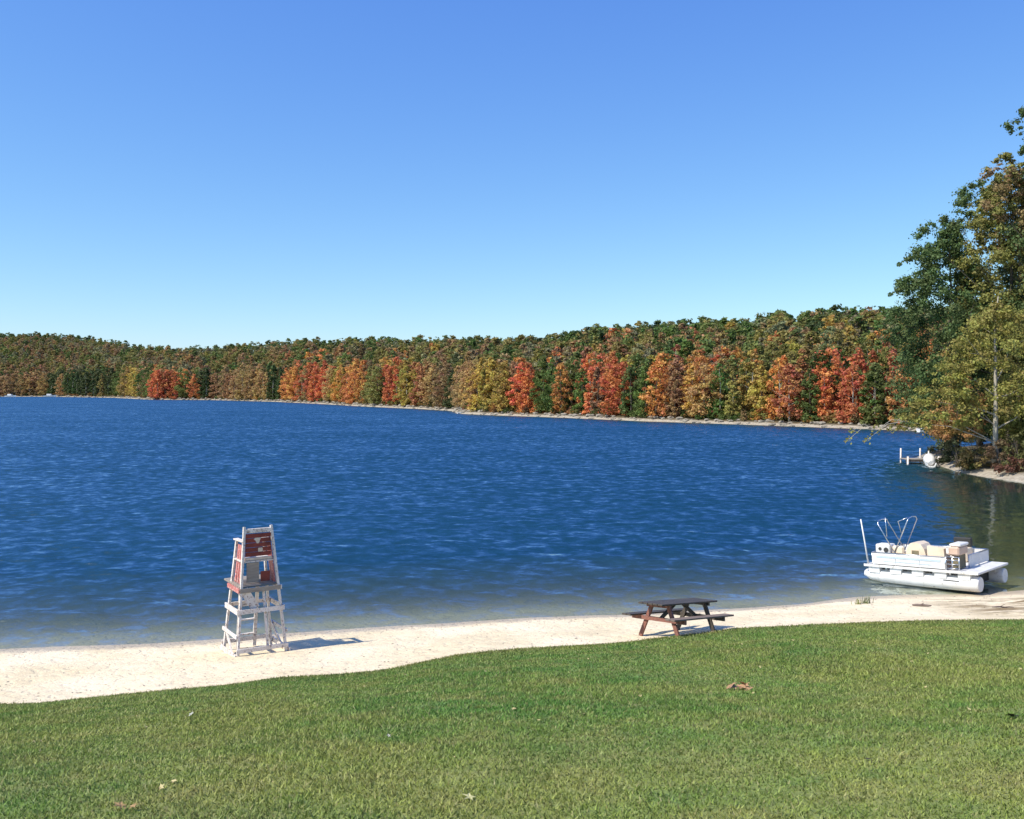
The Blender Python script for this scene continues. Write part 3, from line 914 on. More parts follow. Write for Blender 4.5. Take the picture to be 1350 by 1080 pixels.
def big_tree(name, label, x, y, H, R, color, seed, base=.12, leaves=15000, leaf=.36, clumps=90, trunk_r=.3, bark=None, conic=0.0, trunk_top=.85, extra=None, lean=.02, hollow=.5, squash=1.0):
    z = gz_far(x, y)
    root = empty(name, (x, y, z - .1))
    leaf *= .74; leaves = int(leaves * 1.75)
    V, a, b = crown_np(seed, H, R, int(clumps * 2.4), leaves, leaf, base=base, conic=conic, hollow=hollow * .5, cs=(.11, .27))
    if extra is not None:
        parts = [V]; aa = [a]; bb = [b]
        for (ex, ey, ez, er, en) in extra:
            g2 = np.random.default_rng(seed + abs(int(ex * 10)) + en)
            V2, a2, b2 = crown_np(seed + en, er * 2.2, er * 1.25, 26, int(en * 1.8), leaf, base=.02, hollow=.1, cs=(.13, .34))
            V2 = V2 + np.array([ex, ey, ez - er], np.float32); parts.append(V2); aa.append(a2); bb.append(b2)
        V = np.concatenate(parts); a = np.concatenate(aa); b = np.concatenate(bb)
    me = crown_mesh('crown', V, a, b, M_leaf)
    cr = link_mesh('crown', me, root); cr.color = (*color, 1)
    mb = trunk_mb(H, trunk_r, seed, 9, first=.18, spread=.34, top=trunk_top, lean=lean)
    if extra is not None:
        for (ex, ey, ez, er, en) in extra:
            s0 = Vector((0, 0, min(H * trunk_top * .93, max(2.0, ez - .4 - abs(ex) * .3))))
            if abs(ex) > 8: s0 = Vector((-7.3, -.5, 3.8))
            if abs(ex) > 11: s0 = Vector((-9.9, -.5, 3.1))
            e = Vector((ex, ey, ez)); mid = s0.lerp(e, .5) + Vector((0, 0, .5))
            mb.tube([s0, mid, e], [.05, .03, .01] if abs(ex) < 8 else [.03, .022, .012], 5, False)
    mb.build('trunk', bark or M_bark, root)
    tag(root, label, 'tree')
    return root

def pt(px, dep): return (px - 675) / FPX * dep
big_tree('oak_tree', 'big dark green oak leaning out leftmost on the right-hand point', pt(1250, 90), 90, 23.0, 5.2, (.115, .165, .055), 41, base=.10, leaves=24000, clumps=120, leaf=.33,
         extra=[(-4.2, -1, 14.6, 1.9, 1100), (-3.3, -1, 17.4, 2.0, 1100), (-1.2, 0, 20.3, 2.2, 1300), (2.2, 0, 23.2, 2.4, 1500), (-4.6, 0, 12.4, 1.6, 700), (3.6, 0, 25.0, 1.7, 800)])
big_tree('oak_tree', 'olive and orange tinted tall tree rising behind the dark oak on the point', pt(1330, 88), 88, 27.5, 5.0, (.260, .245, .070), 42, base=.30, leaves=21000, clumps=110, leaf=.33,
         extra=[(-3.4, -2, 19.5, 2.0, 1100), (-2.6, -2, 23.0, 1.9, 1000), (-1.5, -2, 25.8, 1.6, 800)])
big_tree('poplar_tree', 'tallest tree cut by the right photo edge with thin dark green top', pt(1396, 84), 84, 32.5, 5.6, (.110, .150, .050), 43, base=.25, leaves=18000, clumps=100, conic=.35, leaf=.33,
         extra=[(-3.7, -1, 29.6, 1.3, 620), (-3.4, -1, 27.6, .9, 240)])
big_tree('maple_tree', 'sparse pinkish brown maple top poking out above the olive tree', pt(1343, 86), 86, 26.6, 2.4, (.330, .230, .110), 44, base=.7, leaves=3800, clumps=40, trunk_r=.2, leaf=.3,
         extra=[(-2.4, -1, 25.0, 1.3, 420), (-2.8, -1, 23.2, 1.1, 360)])
big_tree('maple_tree', 'yellow-green maple with pale straight trunk overhanging the water', pt(1313, 76.5), 76.5, 13.8, 4.3, (.300, .270, .070), 45, base=.33, leaves=6800, clumps=60, trunk_r=.24, bark=M_bark_pale, trunk_top=1.0, lean=.004, leaf=.3,
         extra=[(-5.2, -.5, 5.4, 1.6, 900), (-6.6, -.5, 4.4, 1.1, 480), (-3.8, -1, 7.3, 1.6, 900), (-2.6, -1, 9.2, 1.6, 800), (-7.6, -.5, 3.7, .7, 160), (-2.4, -1, 4.4, 1.3, 420),
                (-8.6, -.5, 3.2, .35, 16), (-9.9, -.5, 3.0, .4, 18), (-10.6, -.6, 2.3, .35, 12), (-11.8, -.6, 3.0, .3, 9), (-12.1, -.6, 2.3, .35, 12)], hollow=.3)
big_tree('maple_tree', 'rust and orange young maple between the dark oak and the pale trunk', pt(1262, 81), 81, 8.6, 2.7, (.420, .250, .09), 46, base=.3, leaves=3600, clumps=34, trunk_r=.12, hollow=.3, leaf=.3)
big_tree('oak_tree', 'shaded dark green tree behind the pale maple trunk', pt(1342, 94), 94, 21, 6.4, (.130, .155, .050), 47, base=.04, leaves=18000, clumps=100)
big_tree('maple_tree', 'mottled olive tree at the right photo edge behind the sandy bank', pt(1366, 79), 79, 14.5, 3.8, (.240, .240, .065), 48, base=.12, leaves=9500, clumps=70, trunk_r=.22, leaf=.3)
big_tree('oak_tree', 'broad green tree low behind the dock at the inner end of the point', pt(1292, 104), 104, 17, 6.0, (.110, .145, .045), 49, base=.05, leaves=13000, clumps=80)
big_tree('oak_tree', 'tall green tree rising furthest right behind the point', pt(1420, 96), 96, 27, 6.5, (.110, .145, .045), 50, base=.06, leaves=15000, clumps=90)

# dangling sprays at the tip of the maple's longest branch
def shrub(label, px, dep, h, r, color, seed, n=1500, leaf=.2, z=None):
    x = pt(px, dep); z = gz_far(x, dep) if z is None else z
    root = empty('shrub', (x, dep, z - .05))
    V, a, b = crown_np(seed, h, r, 16, n, leaf, base=.0, hollow=.3)
    cr = link_mesh('foliage', crown_mesh('foliage', V, a, b, M_leaf), root); cr.color = (*color, 1)
    gq = random.Random(seed); mb = MB()
    for k in range(6):
        an = k * 1.05 + gq.random(); rr = r * gq.uniform(.3, .7)
        mb.tube([(0, 0, 0), (math.cos(an) * rr * .5, math.sin(an) * rr * .5, h * .45), (math.cos(an) * rr, math.sin(an) * rr, h * .85)], [.03, .02, .006], 5, False)
    mb.build('stem', M_bark, root)
    tag(root, label, 'shrub', 'shrubs along the bank of the point')
shrub('low dark shrub at the water by the dock end', 1246, 85.5, 2.6, 1.5, (.05, .065, .03), 61)
shrub('grey-green shrub leaning over the rocks beside the dock', 1266, 80.5, 3.0, 1.7, (.10, .11, .055), 62)
shrub('golden brown shrub just left of the pale trunk', 1289, 77, 3.1, 1.6, (.22, .17, .06), 63)
shrub('brown tangled shrub at the foot of the pale trunk', 1322, 74.8, 2.3, 1.5, (.15, .10, .055), 64)
shrub('olive shrub above the sandy bank at the right photo edge', 1348, 73.5, 3.2, 1.8, (.14, .14, .045), 65)
shrub('reddish dry shrub on the sandy bank', 1337, 72.6, 1.2, 1.2, (.17, .085, .05), 66, 700)
shrub('small green bush hanging over the water left of the sandy bank', 1276, 77.8, 1.6, 1.2, (.07, .10, .03), 67, 800)

# ------------------------------------------------------------------ paints and woods
M_white = paint_mat('weathered_white_paint', (0.74, 0.69, 0.65), (0.58, 0.52, 0.47), .65, 4.0, wear=(0.27, 0.19, 0.16), wear_amt=.565)
M_red = paint_mat('faded_red_paint', (0.22, 0.030, 0.022), (0.13, 0.018, 0.014), .55, 4.0, wear=(0.42, 0.25, 0.2), wear_amt=.66)
M_pink = paint_mat('worn_pink_red_paint', (0.52, 0.16, 0.14), (0.40, 0.10, 0.09), .6, 5.0, wear=(0.6, 0.5, 0.45), wear_amt=.56)
M_mark = paint_mat('pale_emblem_paint', (0.66, 0.55, 0.45), (0.52, 0.42, 0.33), .6, 8.0)
M_greywood = paint_mat('grey_weathered_wood', (0.33, 0.29, 0.25), (0.22, 0.19, 0.16), .85, 3.0, stretch=(1, 6, 6), bump=.6)
M_darkwood = paint_mat('dark_stained_wood', (0.040, 0.034, 0.028), (0.085, 0.066, 0.050), .6, 3.0, wear=(0.13, 0.10, 0.075), wear_amt=.64, stretch=(1, 6, 6), bump=.5)
M_redwood = paint_mat('red_stained_wood', (0.27, 0.105, 0.075), (0.17, 0.07, 0.05), .7, 3.0, wear=(0.36, 0.24, 0.17), wear_amt=.6, stretch=(1, 6, 6), bump=.5)
M_brownwood = paint_mat('brown_grey_wood', (0.14, 0.10, 0.08), (0.22, 0.17, 0.14), .8, 3.0, stretch=(1, 6, 6), bump=.5)

# ------------------------------------------------------------------ lifeguard chair
cp = at_z(336, 858, .22)
chair = empty('lifeguard_chair', (cp.x, cp.y, nz(cp.x, cp.y) - .06), (0, 0, math.radians(33)))
tag(chair, 'tall white and red wooden lifeguard chair on the sand', 'lifeguard chair')
HT = 3.32
def cpos(sx, sy, z):                    # leg centreline: sx -1 left 1 right, sy -1 back (towards the lawn) 1 front
    t = z / HT
    hw = .63 - .285 * min(t / .9, 1.0); hd = .60 - .30 * min(t / .9, 1.0)
    return Vector((sx * hw, sy * hd, z))
for sx in (-1, 1):
    MB().beam(cpos(sx, -1, 0), cpos(sx, -1, HT), .085, .055, (1, 0, 0)).build('leg', M_white, chair)
    MB().beam(cpos(sx, 1, 0), cpos(sx, 1, 2.92), .085, .055, (1, 0, 0)).build('leg', M_white, chair)
def rail(z, a, b, w, h, mat, name='crossbar', off=0.055):
    A = cpos(a[0], a[1], z); B = cpos(b[0], b[1], z)
    d = (B - A).normalized(); nrm = Vector((d.y, -d.x, 0))
    if nrm.dot(Vector(((a[0] + b[0]) / 2, (a[1] + b[1]) / 2, 0))) < 0: nrm = -nrm
    A = A + nrm * off - d * .06; B = B + nrm * off + d * .06
    return MB().beam(A, B, w, h).build(name, mat, chair)
BL, BR, FL, FR = (-1, -1), (1, -1), (-1, 1), (1, 1)
rail(1.22, BL, BR, .04, .11, M_white); rail(1.22, FL, FR, .04, .09, M_white)
rail(1.22, BL, FL, .04, .13, M_white, off=.075); rail(1.22, BR, FR, .04, .13, M_white, off=.075)
rail(.62, BL, FL, .035, .09, M_white, off=.075); rail(.62, BR, FR, .035, .09, M_white, off=.075)
rail(.27, BL, BR, .04, .10, M_white, 'base_board'); rail(.24, FL, FR, .04, .10, M_white, 'base_board')
rail(.13, BL, FL, .04, .13, M_white, 'base_board', .075); rail(.13, BR, FR, .04, .13, M_white, 'base_board', .075)
# braces
A, B = cpos(-1, -1, 1.76), cpos(-.25, -1, 1.27)
MB().beam(A + Vector((.05, .005, 0)), B + Vector((0, .005, 0)), .05, .22).build('brace', M_white, chair)
MB().beam(cpos(-1, 1, .66) + Vector((-.03, 0, 0)), cpos(-1, -.35, .12) + Vector((-.03, 0, 0)), .035, .10).build('brace', M_white, chair)
MB().beam(cpos(1, 1, .66) + Vector((.03, 0, 0)), cpos(1, -.35, .12) + Vector((.03, 0, 0)), .035, .10).build('brace', M_white, chair)
MB().beam(cpos(.2, -1, 1.8), cpos(.25, -1, .3), .035, .06, (1, 0, 0)).build('centre_post', M_white, chair)
# standing platform and seat
mb = MB()
for k in range(8):
    y0 = -.42 + k * .165
    mb.box(-.52, .52, y0, y0 + .15, 1.80, 1.84)
mb.build('footrest_platform', M_greywood, chair)
rail(1.74, BL, BR, .04, .11, M_greywood, 'platform_bearer'); rail(1.74, BL, FL, .04, .11, M_pink, 'platform_bearer', .075)
rail(1.74, BR, FR, .04, .11, M_white, 'platform_bearer', .075)
mb = MB()
for k in range(4): mb.box(-.42, .42, -.36 + k * .17, -.36 + k * .17 + .15, 2.42, 2.455)
mb.build('seat', M_white, chair)
mb = MB()
for k in range(4):                              # upright red slats under the left arm
    t0 = -.72 + k * .42
    a, b = cpos(-1, t0, 1.86), cpos(-1, t0, 2.82)
    mb.beam(a + Vector((.03, 0, 0)), b + Vector((.03, 0, 0)), .025, .11, (0, 1, 0))
mb.build('side_panel', M_pink, chair)
mb = MB()
for k in range(2):
    t0 = -.72 + k * .42
    a, b = cpos(1, t0, 1.86), cpos(1, t0, 2.82)
    mb.beam(a + Vector((-.03, 0, 0)), b + Vector((-.03, 0, 0)), .025, .15, (0, 1, 0))
mb.build('side_panel', M_pink, chair)
for sx in (-1, 1):
    MB().beam(cpos(sx, -1.1, 2.95), cpos(sx, 1.35, 2.93), .13, .035).build('armrest', M_white, chair)
# backboard: five red planks, two pale marks
bb = MB()
for k in range(5):
    z0 = 2.56 + k * .117
    bb.box(-.33, .33, -.335, -.31, z0, z0 + .108, ch=.004)
board = bb.build('backrest', M_red, chair)
MB().box(-.37, .37, -.345, -.30, 3.16, 3.27, ch=.01).build('top_rail', M_white, chair)
MB().box(-.35, .35, -.345, -.30, 2.46, 2.54, ch=.01).build('lower_rail', M_mark, chair)
em = MB()
zc = 2.98                                        # small rounded mark with a stem, and a squarish one below it
pts = [(math.cos(a) * .085, math.sin(a) * .065) for a in [i * math.pi / 6 for i in range(12)]]
def plate(mb, poly, cx, cz, y0=-.3365, y1=-.3395):
    n_ = len(poly)
    vs = [(cx + p[0], y0, cz + p[1]) for p in poly] + [(cx + p[0], y1, cz + p[1]) for p in poly]
    fs = [tuple(range(n_, 2 * n_)), tuple(range(n_ - 1, -1, -1))] + [(i, (i + 1) % n_, n_ + (i + 1) % n_, n_ + i) for i in range(n_)]
    mb.add(vs, fs)
plate(em, [(-.02, -.085), (.03, -.085), (.055, -.02), (.085, .045), (.04, .06), (-.06, .062), (-.10, .03), (-.05, -.02)], -.02, 2.97)
plate(em, [(-.06, -.035), (-.045, -.05), (.05, -.05), (.06, -.03), (.06, .035), (.04, .05), (-.045, .05), (-.06, .035)], .05, 2.72)
em.build('emblem', M_mark, board)
MB().box(-.30, .02, -.325, -.305, 1.9, 2.40).build('back_panel', M_greywood, chair)
MB().box(.06, .30, -.325, -.305, 1.9, 2.16).build('back_panel', M_red, chair)
# ladder on the lake side
lr = MB()
for sx in (-.22, .22): lr.beam(Vector((sx, .74, .0)), Vector((sx, .40, 1.80)), .04, .09, (1, 0, 0))
ladder = lr.build('ladder', M_white, chair)
for k in range(4):
    z_ = .35 + k * .4
    MB().beam((-.24, .74 - .34 * z_ / 1.8, z_), (.24, .74 - .34 * z_ / 1.8, z_), .09, .035).build('rung', M_white, ladder)

# ------------------------------------------------------------------ picnic table
tp = at_z(894, 836, .62)
table = empty('picnic_table', (tp.x, tp.y, nz(tp.x, tp.y) + .02), (math.radians(-4), math.radians(6), math.radians(42)))
table.scale = (1.22, 1.05, 1.12)
tag(table, 'dark wooden picnic table with attached benches where lawn meets sand', 'picnic table')
mb = MB()
for k in range(5): mb.box(-.95, .95, -.37 + k * .15, -.37 + k * .15 + .138, .71, .75, ch=.006)
mb.build('tabletop', M_darkwood, table)
for sy, mt in ((-1, M_brownwood), (1, M_darkwood)):
    mb = MB()
    for k in range(2): mb.box(-1.02, 1.02, sy * .67 - .14 + k * .145, sy * .67 - .14 + k * .145 + .135, .42, .46, ch=.006)
    mb.build('bench', mt, table)
for sx in (-1, 1):
    mt = M_redwood if sx < 0 else M_darkwood
    x0 = sx * .66
    MB().beam((x0, -.82, .375), (x0, .82, .375), .045, .09).build('crossbeam', mt, table)
    MB().beam((x0, -.36, .675), (x0, .36, .675), .045, .07).build('top_cleat', mt, table)
    for sy in (-1, 1):
        MB().beam((x0 + .046 * -sx, sy * .60, -.06), (x0 + .046 * -sx, sy * .24, .705), .045, .10, (0, 1, 0)).build('leg', mt, table)
    MB().beam((sx * .60, 0, .375), (sx * .12, 0, .70), .045, .08).build('brace', M_darkwood, table)

# ------------------------------------------------------------------ pontoon boat, bow up on the beach
M_bwhite = paint_mat('white_aluminium', (0.72, 0.71, 0.69), (0.60, 0.59, 0.57), .45, 2.0, wear=(.36, .33, .28), wear_amt=.62, bump=.1)
M_bcream = paint_mat('cream_vinyl', (0.72, 0.61, 0.46), (0.62, 0.50, 0.37), .5, 3.0, wear=(.42, .33, .22), wear_amt=.68, bump=.2)
M_btan = paint_mat('tan_vinyl', (0.60, 0.43, 0.33), (0.52, 0.36, 0.27), .5, 3.0, bump=.2)
M_bblue = paint_mat('pale_blue_stripe', (0.46, 0.55, 0.62), (0.40, 0.48, 0.55), .4, 3.0, bump=.1)
M_dark = paint_mat('black_rubber_and_shade', (0.02, 0.02, 0.022), (0.035, 0.033, 0.03), .7, 3.0)
M_tube = metal_mat('brushed_aluminium', (.72, .74, .78), .3)
M_olive = paint_mat('olive_canvas', (0.20, 0.17, 0.10), (0.14, 0.12, 0.075), .85, 5.0)
p0 = at_z(1137, 764, 0.0)      # stern end of the near tube, afloat
p1 = at_z(1290, 785, 0.06)     # beached end of the near tube
dirv = Vector((p1.x - p0.x, p1.y - p0.y, 0)); Lb = dirv.length
yaw = math.atan2(dirv.y, dirv.x)
boat = empty('pontoon_boat', (p0.x, p0.y, -.13), (0, -math.radians(3.2), yaw))
tag(boat, 'white pontoon boat with cream seats nosed up on the sand', 'boat')
# local frame: +X towards the beached end, +Y away from the camera
BW = 2.8
def tube_hull(y):
    pts, rad = [], []
    for xx, rr, dz in ((-.02, .02, .14), (.02, .13, .09), (.25, .21, .04), (.7, .245, .01), (Lb * .5, .26, 0), (Lb - .25, .265, 0), (Lb - .03, .26, .0), (Lb, .24, .0)):
        pts.append((xx, y, .28 + dz)); rad.append(rr)
    return MB().tube(pts, rad, 20)
for y in (.28, BW - .28):
    h = tube_hull(y).build('pontoon', M_bwhite, boat)
    for i in range(5): MB().box(.45 + i * (Lb - .9) / 4 - .20, .45 + i * (Lb - .9) / 4 + .20, y - .25, y + .25, .42, .622).build('bracket', M_bwhite, h)
deck = MB().box(.12, Lb + .02, 0.0, BW, .625, .70, ch=.01).build('deck', M_bwhite, boat)
MB().box(.10, Lb + .035, -.03, -.004, .635, .72).build('deck_trim', M_bwhite, deck)
for i in range(7): MB().box(.35 + i * (Lb - .7) / 6 - .03, .35 + i * (Lb - .7) / 6 + .03, .02, BW - .02, .57, .623).build('cross_member', M_tube, deck)
MB().box(Lb - .5, Lb - .46, .55, BW - .55, .12, .56).build('underside_shade_sheet', M_dark, boat)  # dark sheet painting in the shade of the open gap between the pontoons
# fences
F1 = Lb - .62
def fence(x0, x1, y0, y1, h0=.74, h1=1.12, mat=M_bwhite):
    f = MB()
    ln = math.hypot(x1 - x0, y1 - y0)
    f.beam((x0, y0, (h0 + h1) / 2), (x1, y1, (h0 + h1) / 2), .03, h1 - h0)
    o = f.build('fence_panel', mat, boat)
    fr = MB(); n_ = max(2, int(ln / .8) + 1)
    fr.tube([(x0, y0, h1 + .02), (x1, y1, h1 + .02)], .02, 6)
    for i in range(n_):
        t = i / (n_ - 1); x = x0 + (x1 - x0) * t; y = y0 + (y1 - y0) * t
        fr.tube([(x, y, .70), (x, y, h1 + .02)], .018, 6)
    fr.build('rail', M_tube, o)
    return o
nf = fence(.38, F1 - .45, .06, .06)
MB().box(.55, F1 - .6, .034, .042, .97, 1.04).build('stripe', M_bblue, nf)
MB().box(.8, F1 - .9, .036, .0415, .84, .865).build('stripe', M_bblue, nf)
fence(.38, F1, BW - .06, BW - .06); fence(.38, .38, .06, BW - .06); fence(F1, F1, .95, BW - .06)
# boarding gate on the near side
gt = MB()
for z_ in (.78, .92, 1.06, 1.17): gt.tube([(F1 - .42, .06, z_), (F1 + .02, .06, z_)], .016, 6)
for x_ in (F1 - .42, F1 - .2, F1 + .02): gt.tube([(x_, .06, .72), (x_, .06, 1.17)], .018, 6)
gt.build('gate', M_tube, boat)
# console box at the stern with two dark dials
cb = MB().box(.48, 1.02, .14, .62, .72, 1.44, ch=.04).build('console', M_bwhite, boat)
def disc(x, z, r, y, parent, mat, name):
    m_ = MB(); m_.tube([(x, y, z), (x, y + .02, z)], r, 14); m_.build(name, mat, parent)
disc(.66, 1.28, .055, .115, cb, M_dark, 'dial'); disc(.88, 1.25, .085, .115, cb, M_dark, 'dial')
# seats
def seat(name, x0, x1, y0, y1, top, mat, back=None):
    o = MB().box(x0, x1, y0, y1, .72, 1.10, ch=.03).build(name, mat, boat)
    MB().box(x0 + .01, x1 - .01, y0 + .01, y1 - .01, 1.105, 1.20, ch=.04).build('cushion', M_bcream, o)
    if back:
        bx0, bx1, by0, by1 = back
        MB().box(bx0, bx1, by0, by1, 1.12, top, ch=.05).build('backrest', M_bcream, o)
    return o
seat('seat', 1.08, 1.55, .14, .75, 1.42, M_bcream, (1.10, 1.52, .12, .26))
# helm: rounded covered hump
hm = MB()
prof = [(1.60, .72), (1.60, 1.18), (1.66, 1.42), (1.78, 1.55), (1.98, 1.58), (2.14, 1.52), (2.25, 1.36), (2.30, 1.18), (2.32, .72)]
n_ = len(prof)
hm.add([(x, .12, z) for x, z in prof] + [(x, .80, z) for x, z in prof],
       [tuple(range(n_)), tuple(range(2 * n_ - 1, n_ - 1, -1))] + [(i + 1, i, n_ + i, n_ + i + 1) for i in range(n_ - 1)])
helm = hm.build('helm_cover', M_bcream, boat)
MB().box(1.82, 2.06, .10, .118, 1.16, 1.30, ch=.004).build('pocket', M_olive, helm)
sofa = MB(); prof = [(2.36, 1.12), (2.36, 1.50), (2.55, 1.48), (3.0, 1.44), (F1 - .5, 1.42), (F1 - .48, 1.12)]; n_ = len(prof)
sofa.add([(x, .11, z) for x, z in prof] + [(x, .30, z) for x, z in prof],
         [tuple(range(n_)), tuple(range(2 * n_ - 1, n_ - 1, -1))] + [((i + 1) % n_, i, n_ + i, n_ + (i + 1) % n_) for i in range(n_)])
so = seat('bench_seat', 2.36, F1 - .48, .13, .72, 1.4, M_btan)
sofa.build('backrest', M_bcream, so)
MB().box(2.36, F1 - .5, BW - .72, BW - .12, .72, 1.2, ch=.03).build('bench_seat', M_bcream, boat)
MB().box(2.30, F1 - .5, BW - .26, BW - .10, 1.2, 1.53, ch=.03).build('folded_cover', M_dark, boat)
# pair of seats across the beached end
fs_ = MB().box(F1 - .38, F1 - .02, .18, 1.0, 1.20, 1.50, ch=.05).build('end_seat', M_btan, boat)
MB().box(F1 - .36, F1 + .02, .22, .98, 1.505, 1.60, ch=.03).build('cushion', M_bwhite, fs_)
MB().box(F1 - .30, F1 - .10, .3, .95, .72, 1.19).build('seat_base', M_olive, fs_)
MB().box(Lb - 1.15, Lb - .62, .012, .026, .36, .385).build('hull_line', M_dark, boat)
# light pole
MB().tube([(.22, .08, .70), (.13, .06, 1.5), (.02, .05, 2.32)], [.03, .026, .022], 8).build('light_pole', M_bwhite, boat)
# bimini hoops folded into a V
bim = MB()
def hoop(xb, xt, zt, y0, y1, r_=.02, split=None):
    bim.tube([(xb, y0, 1.18), (xt, y0 + .02, zt - .1), (xt + .02 * (1 if xt > xb else -1), y0 + .12, zt), (xt, (y0 + y1) / 2, zt + .03), (xt, y1 - .12, zt), (xt, y1 - .02, zt - .1), (xb, y1, 1.18)], r_, 6)
hoop(1.2, .62, 2.28, .10, .95); hoop(1.2, 1.70, 2.42, .10, .95)
bim.tube([(.95, .10, 1.72), (.92, .10, 2.42)], .016, 6); bim.tube([(1.48, .1, 1.9), (1.38, .1, 2.3), (1.72, .1, 2.44)], .016, 6)
bim.build('bimini_frame', M_tube, boat)

# ------------------------------------------------------------------ dock and craft at the point
dk = at_z(1215, 611, .0)
dock = empty('dock', (dk.x, dk.y, 0))
tag(dock, 'small low wooden dock reaching into the lake from the point', 'dock')
mb = MB()
for k in range(14): mb.box(-1.75 + k * .33, -1.75 + k * .33 + .31, -.75, .75, .40, .45)
mb.build('decking', M_greywood, dock)
MB().box(-1.75, 2.85, -.74, -.68, .20, .395).build('fascia', M_darkwood, dock)
for (x_, y_) in ((-1.6, -.8), (-1.6, .8), (0.2, .8), (1.0, .8), (1.2, -.8), (2.6, -.8)):
    tall = 1.35 if y_ > 0 else .7
    MB().tube([(x_, y_, -1.2), (x_, y_, tall)], .07 if y_ > 0 else .09, 8).build('post', M_white, dock)
def hull_mesh(L, W, H, mat, parent, name='hull'):
    mb = MB(); st = 9; vs = []; fs = []
    for i in range(st):
        t = i / (st - 1); w = W / 2 * (1 - t ** 3 * .98) * (.85 + .15 * min(1, t * 4)); rise = .35 * H * t ** 3
        x = (t - .5) * L
        for (q, z) in ((-1, H + rise), (-.8, H * .35 + rise * .5), (-.25, 0 + rise * .3), (.25, 0 + rise * .3), (.8, H * .35 + rise * .5), (1, H + rise), (.86, H * .97 + rise), (.6, H * .4 + rise), (-.6, H * .4 + rise), (-.86, H * .97 + rise)):
            vs.append((x, q * w, z))
    m_ = 10
    for i in range(st - 1):
        for k in range(m_): fs.append((i * m_ + k, i * m_ + (k + 1) % m_, (i + 1) * m_ + (k + 1) % m_, (i + 1) * m_ + k))
    fs.append(tuple(range(m_ - 1, -1, -1))); fs.append(tuple((st - 1) * m_ + k for k in range(m_)))
    mb.add(vs, fs)
    return mb.build(name, mat, parent)
def skiff(name, label, px, py, L, yawd, cover=False, mat=M_bwhite, off=0.0, cabin=False):
    q = at_z(px, py, 0.0)
    root = empty(name, (q.x, q.y + off, -.08), (0, 0, math.radians(yawd)))
    hull_mesh(L, L * .36, L * .13 + .1, mat, root)
    for k in (-1, 1): MB().box(k * L * .2 - .12, k * L * .2 + .12, -L * .15, L * .15, L * .1, L * .1 + .05).build('thwart', M_greywood, root)
    if cover:
        c_ = MB(); c_.tube([(-L * .38, 0, .42), (-L * .25, 0, .58), (0, 0, .70), (L * .2, 0, .6), (L * .34, 0, .45)], [.2, .42, .52, .40, .15], 12); c_.build('cover', M_bwhite, root)
    if cabin:
        MB().box(-L * .25, L * .12, -L * .12, L * .12, L * .15, L * .28, ch=.1).build('cabin', M_bwhite, root)
    tag(root, label, 'boat')
skiff('covered_boat', 'small boat under a bright white cover tied beside the dock', 1225, 614.5, 2.6, 75, cover=True)
skiff('dinghy', 'tiny white dinghy drawn up where the far bank steps back', 609, 545.5, 2.6, 20)
skiff('rowing_boat', 'long low white boat lying on the gravel across the cove', 1228, 570, 4.3, 5)
skiff('motor_boat', 'white motor boat moored at the distant left shore', 66, 523.6, 8.5, 3, cabin=True)
skiff('motor_boat', 'low pale boat at the very left end of the distant shore', 14, 523.6, 8.0, -4, cabin=True)

# ------------------------------------------------------------------ small things on sand and lawn
def weed(label, px, py, z, h, n, seed, color):
    q = at_z(px, py, z); gq = random.Random(seed); mb = MB()
    for k in range(n):
        a = gq.uniform(0, 6.28); ln = h * gq.uniform(.35, 1.1); sp = ln * gq.uniform(.2, .8); bx, by = gq.gauss(0, .07), gq.gauss(0, .05)
        w = .011
        p_ = [Vector((bx, by, -.02)), Vector((bx + math.cos(a) * sp * .4, by + math.sin(a) * sp * .4, ln * .6)), Vector((bx + math.cos(a) * sp, by + math.sin(a) * sp, ln))]
        s_ = Vector((-math.sin(a), math.cos(a), 0)) * w
        vs = [p_[0] - s_, p_[0] + s_, p_[1] + s_ * .8, p_[1] - s_ * .8, p_[2]]
        mb.add(vs, [(0, 1, 2, 3), (3, 2, 4)])
    m_, nt_, out_ = new_mat('weed_leaf'); N = NT(nt_); p = N.n('ShaderNodeBsdfPrincipled')
    N.l(N.mix(N.noise(N.coord(), 20, 3), color, tuple(c * .5 for c in color)), p.inputs['Base Color']); N.l(p.outputs[0], out_.inputs['Surface'])
    o = mb.build('weed', m_, None, (q.x, q.y, nz(q.x, q.y)))
    tag(o, label, 'weed')
weed('yellow-green weed tuft left on the sand below the boat', 1131, 798, .12, .22, 26, 1, (.25, .26, .07))
weed('darker green weed tuft right of its yellow neighbour below the boat', 1143, 797, .12, .26, 30, 2, (.14, .18, .05))
def stick(label, px, py, z, L, r_, yawd, seed, mat, name='driftwood'):
    q = at_z(px, py, z); gq = random.Random(seed); mb = MB()
    a = math.radians(yawd); pts = []
    for i in range(6):
        t = i / 5 - .5; pts.append((math.cos(a) * t * L + gq.uniform(-.04, .04) * L, math.sin(a) * t * L + gq.uniform(-.04, .04) * L, r_ * .7 + gq.uniform(0, .05) * L))
    mb.tube(pts, [r_ * .5, r_, r_ * .9, r_ * .8, r_ * .6, r_ * .25], 7)
    mb.tube([pts[2], (pts[2][0] + .2 * L, pts[2][1] - .1 * L, pts[2][2] + .15 * L)], [r_ * .5, r_ * .15], 6)
    tag(mb.build(name, mat, None, (q.x, q.y, nz(q.x, q.y) - .01)), label, 'driftwood')
stick('grey driftwood piece lying on the sand in front of the pontoon boat', 1216, 803, .22, .55, .05, -20, 3, M_brownwood)
#stick('short dark stick on the wet sand right of the lifeguard chair', 447, 851, .15, .5, .04, 15, 4, M_darkwood)
stick('thin twig lying on the brown soil at the right end of the beach', 1322, 806, .3, .7, .025, 8, 5, M_brownwood)

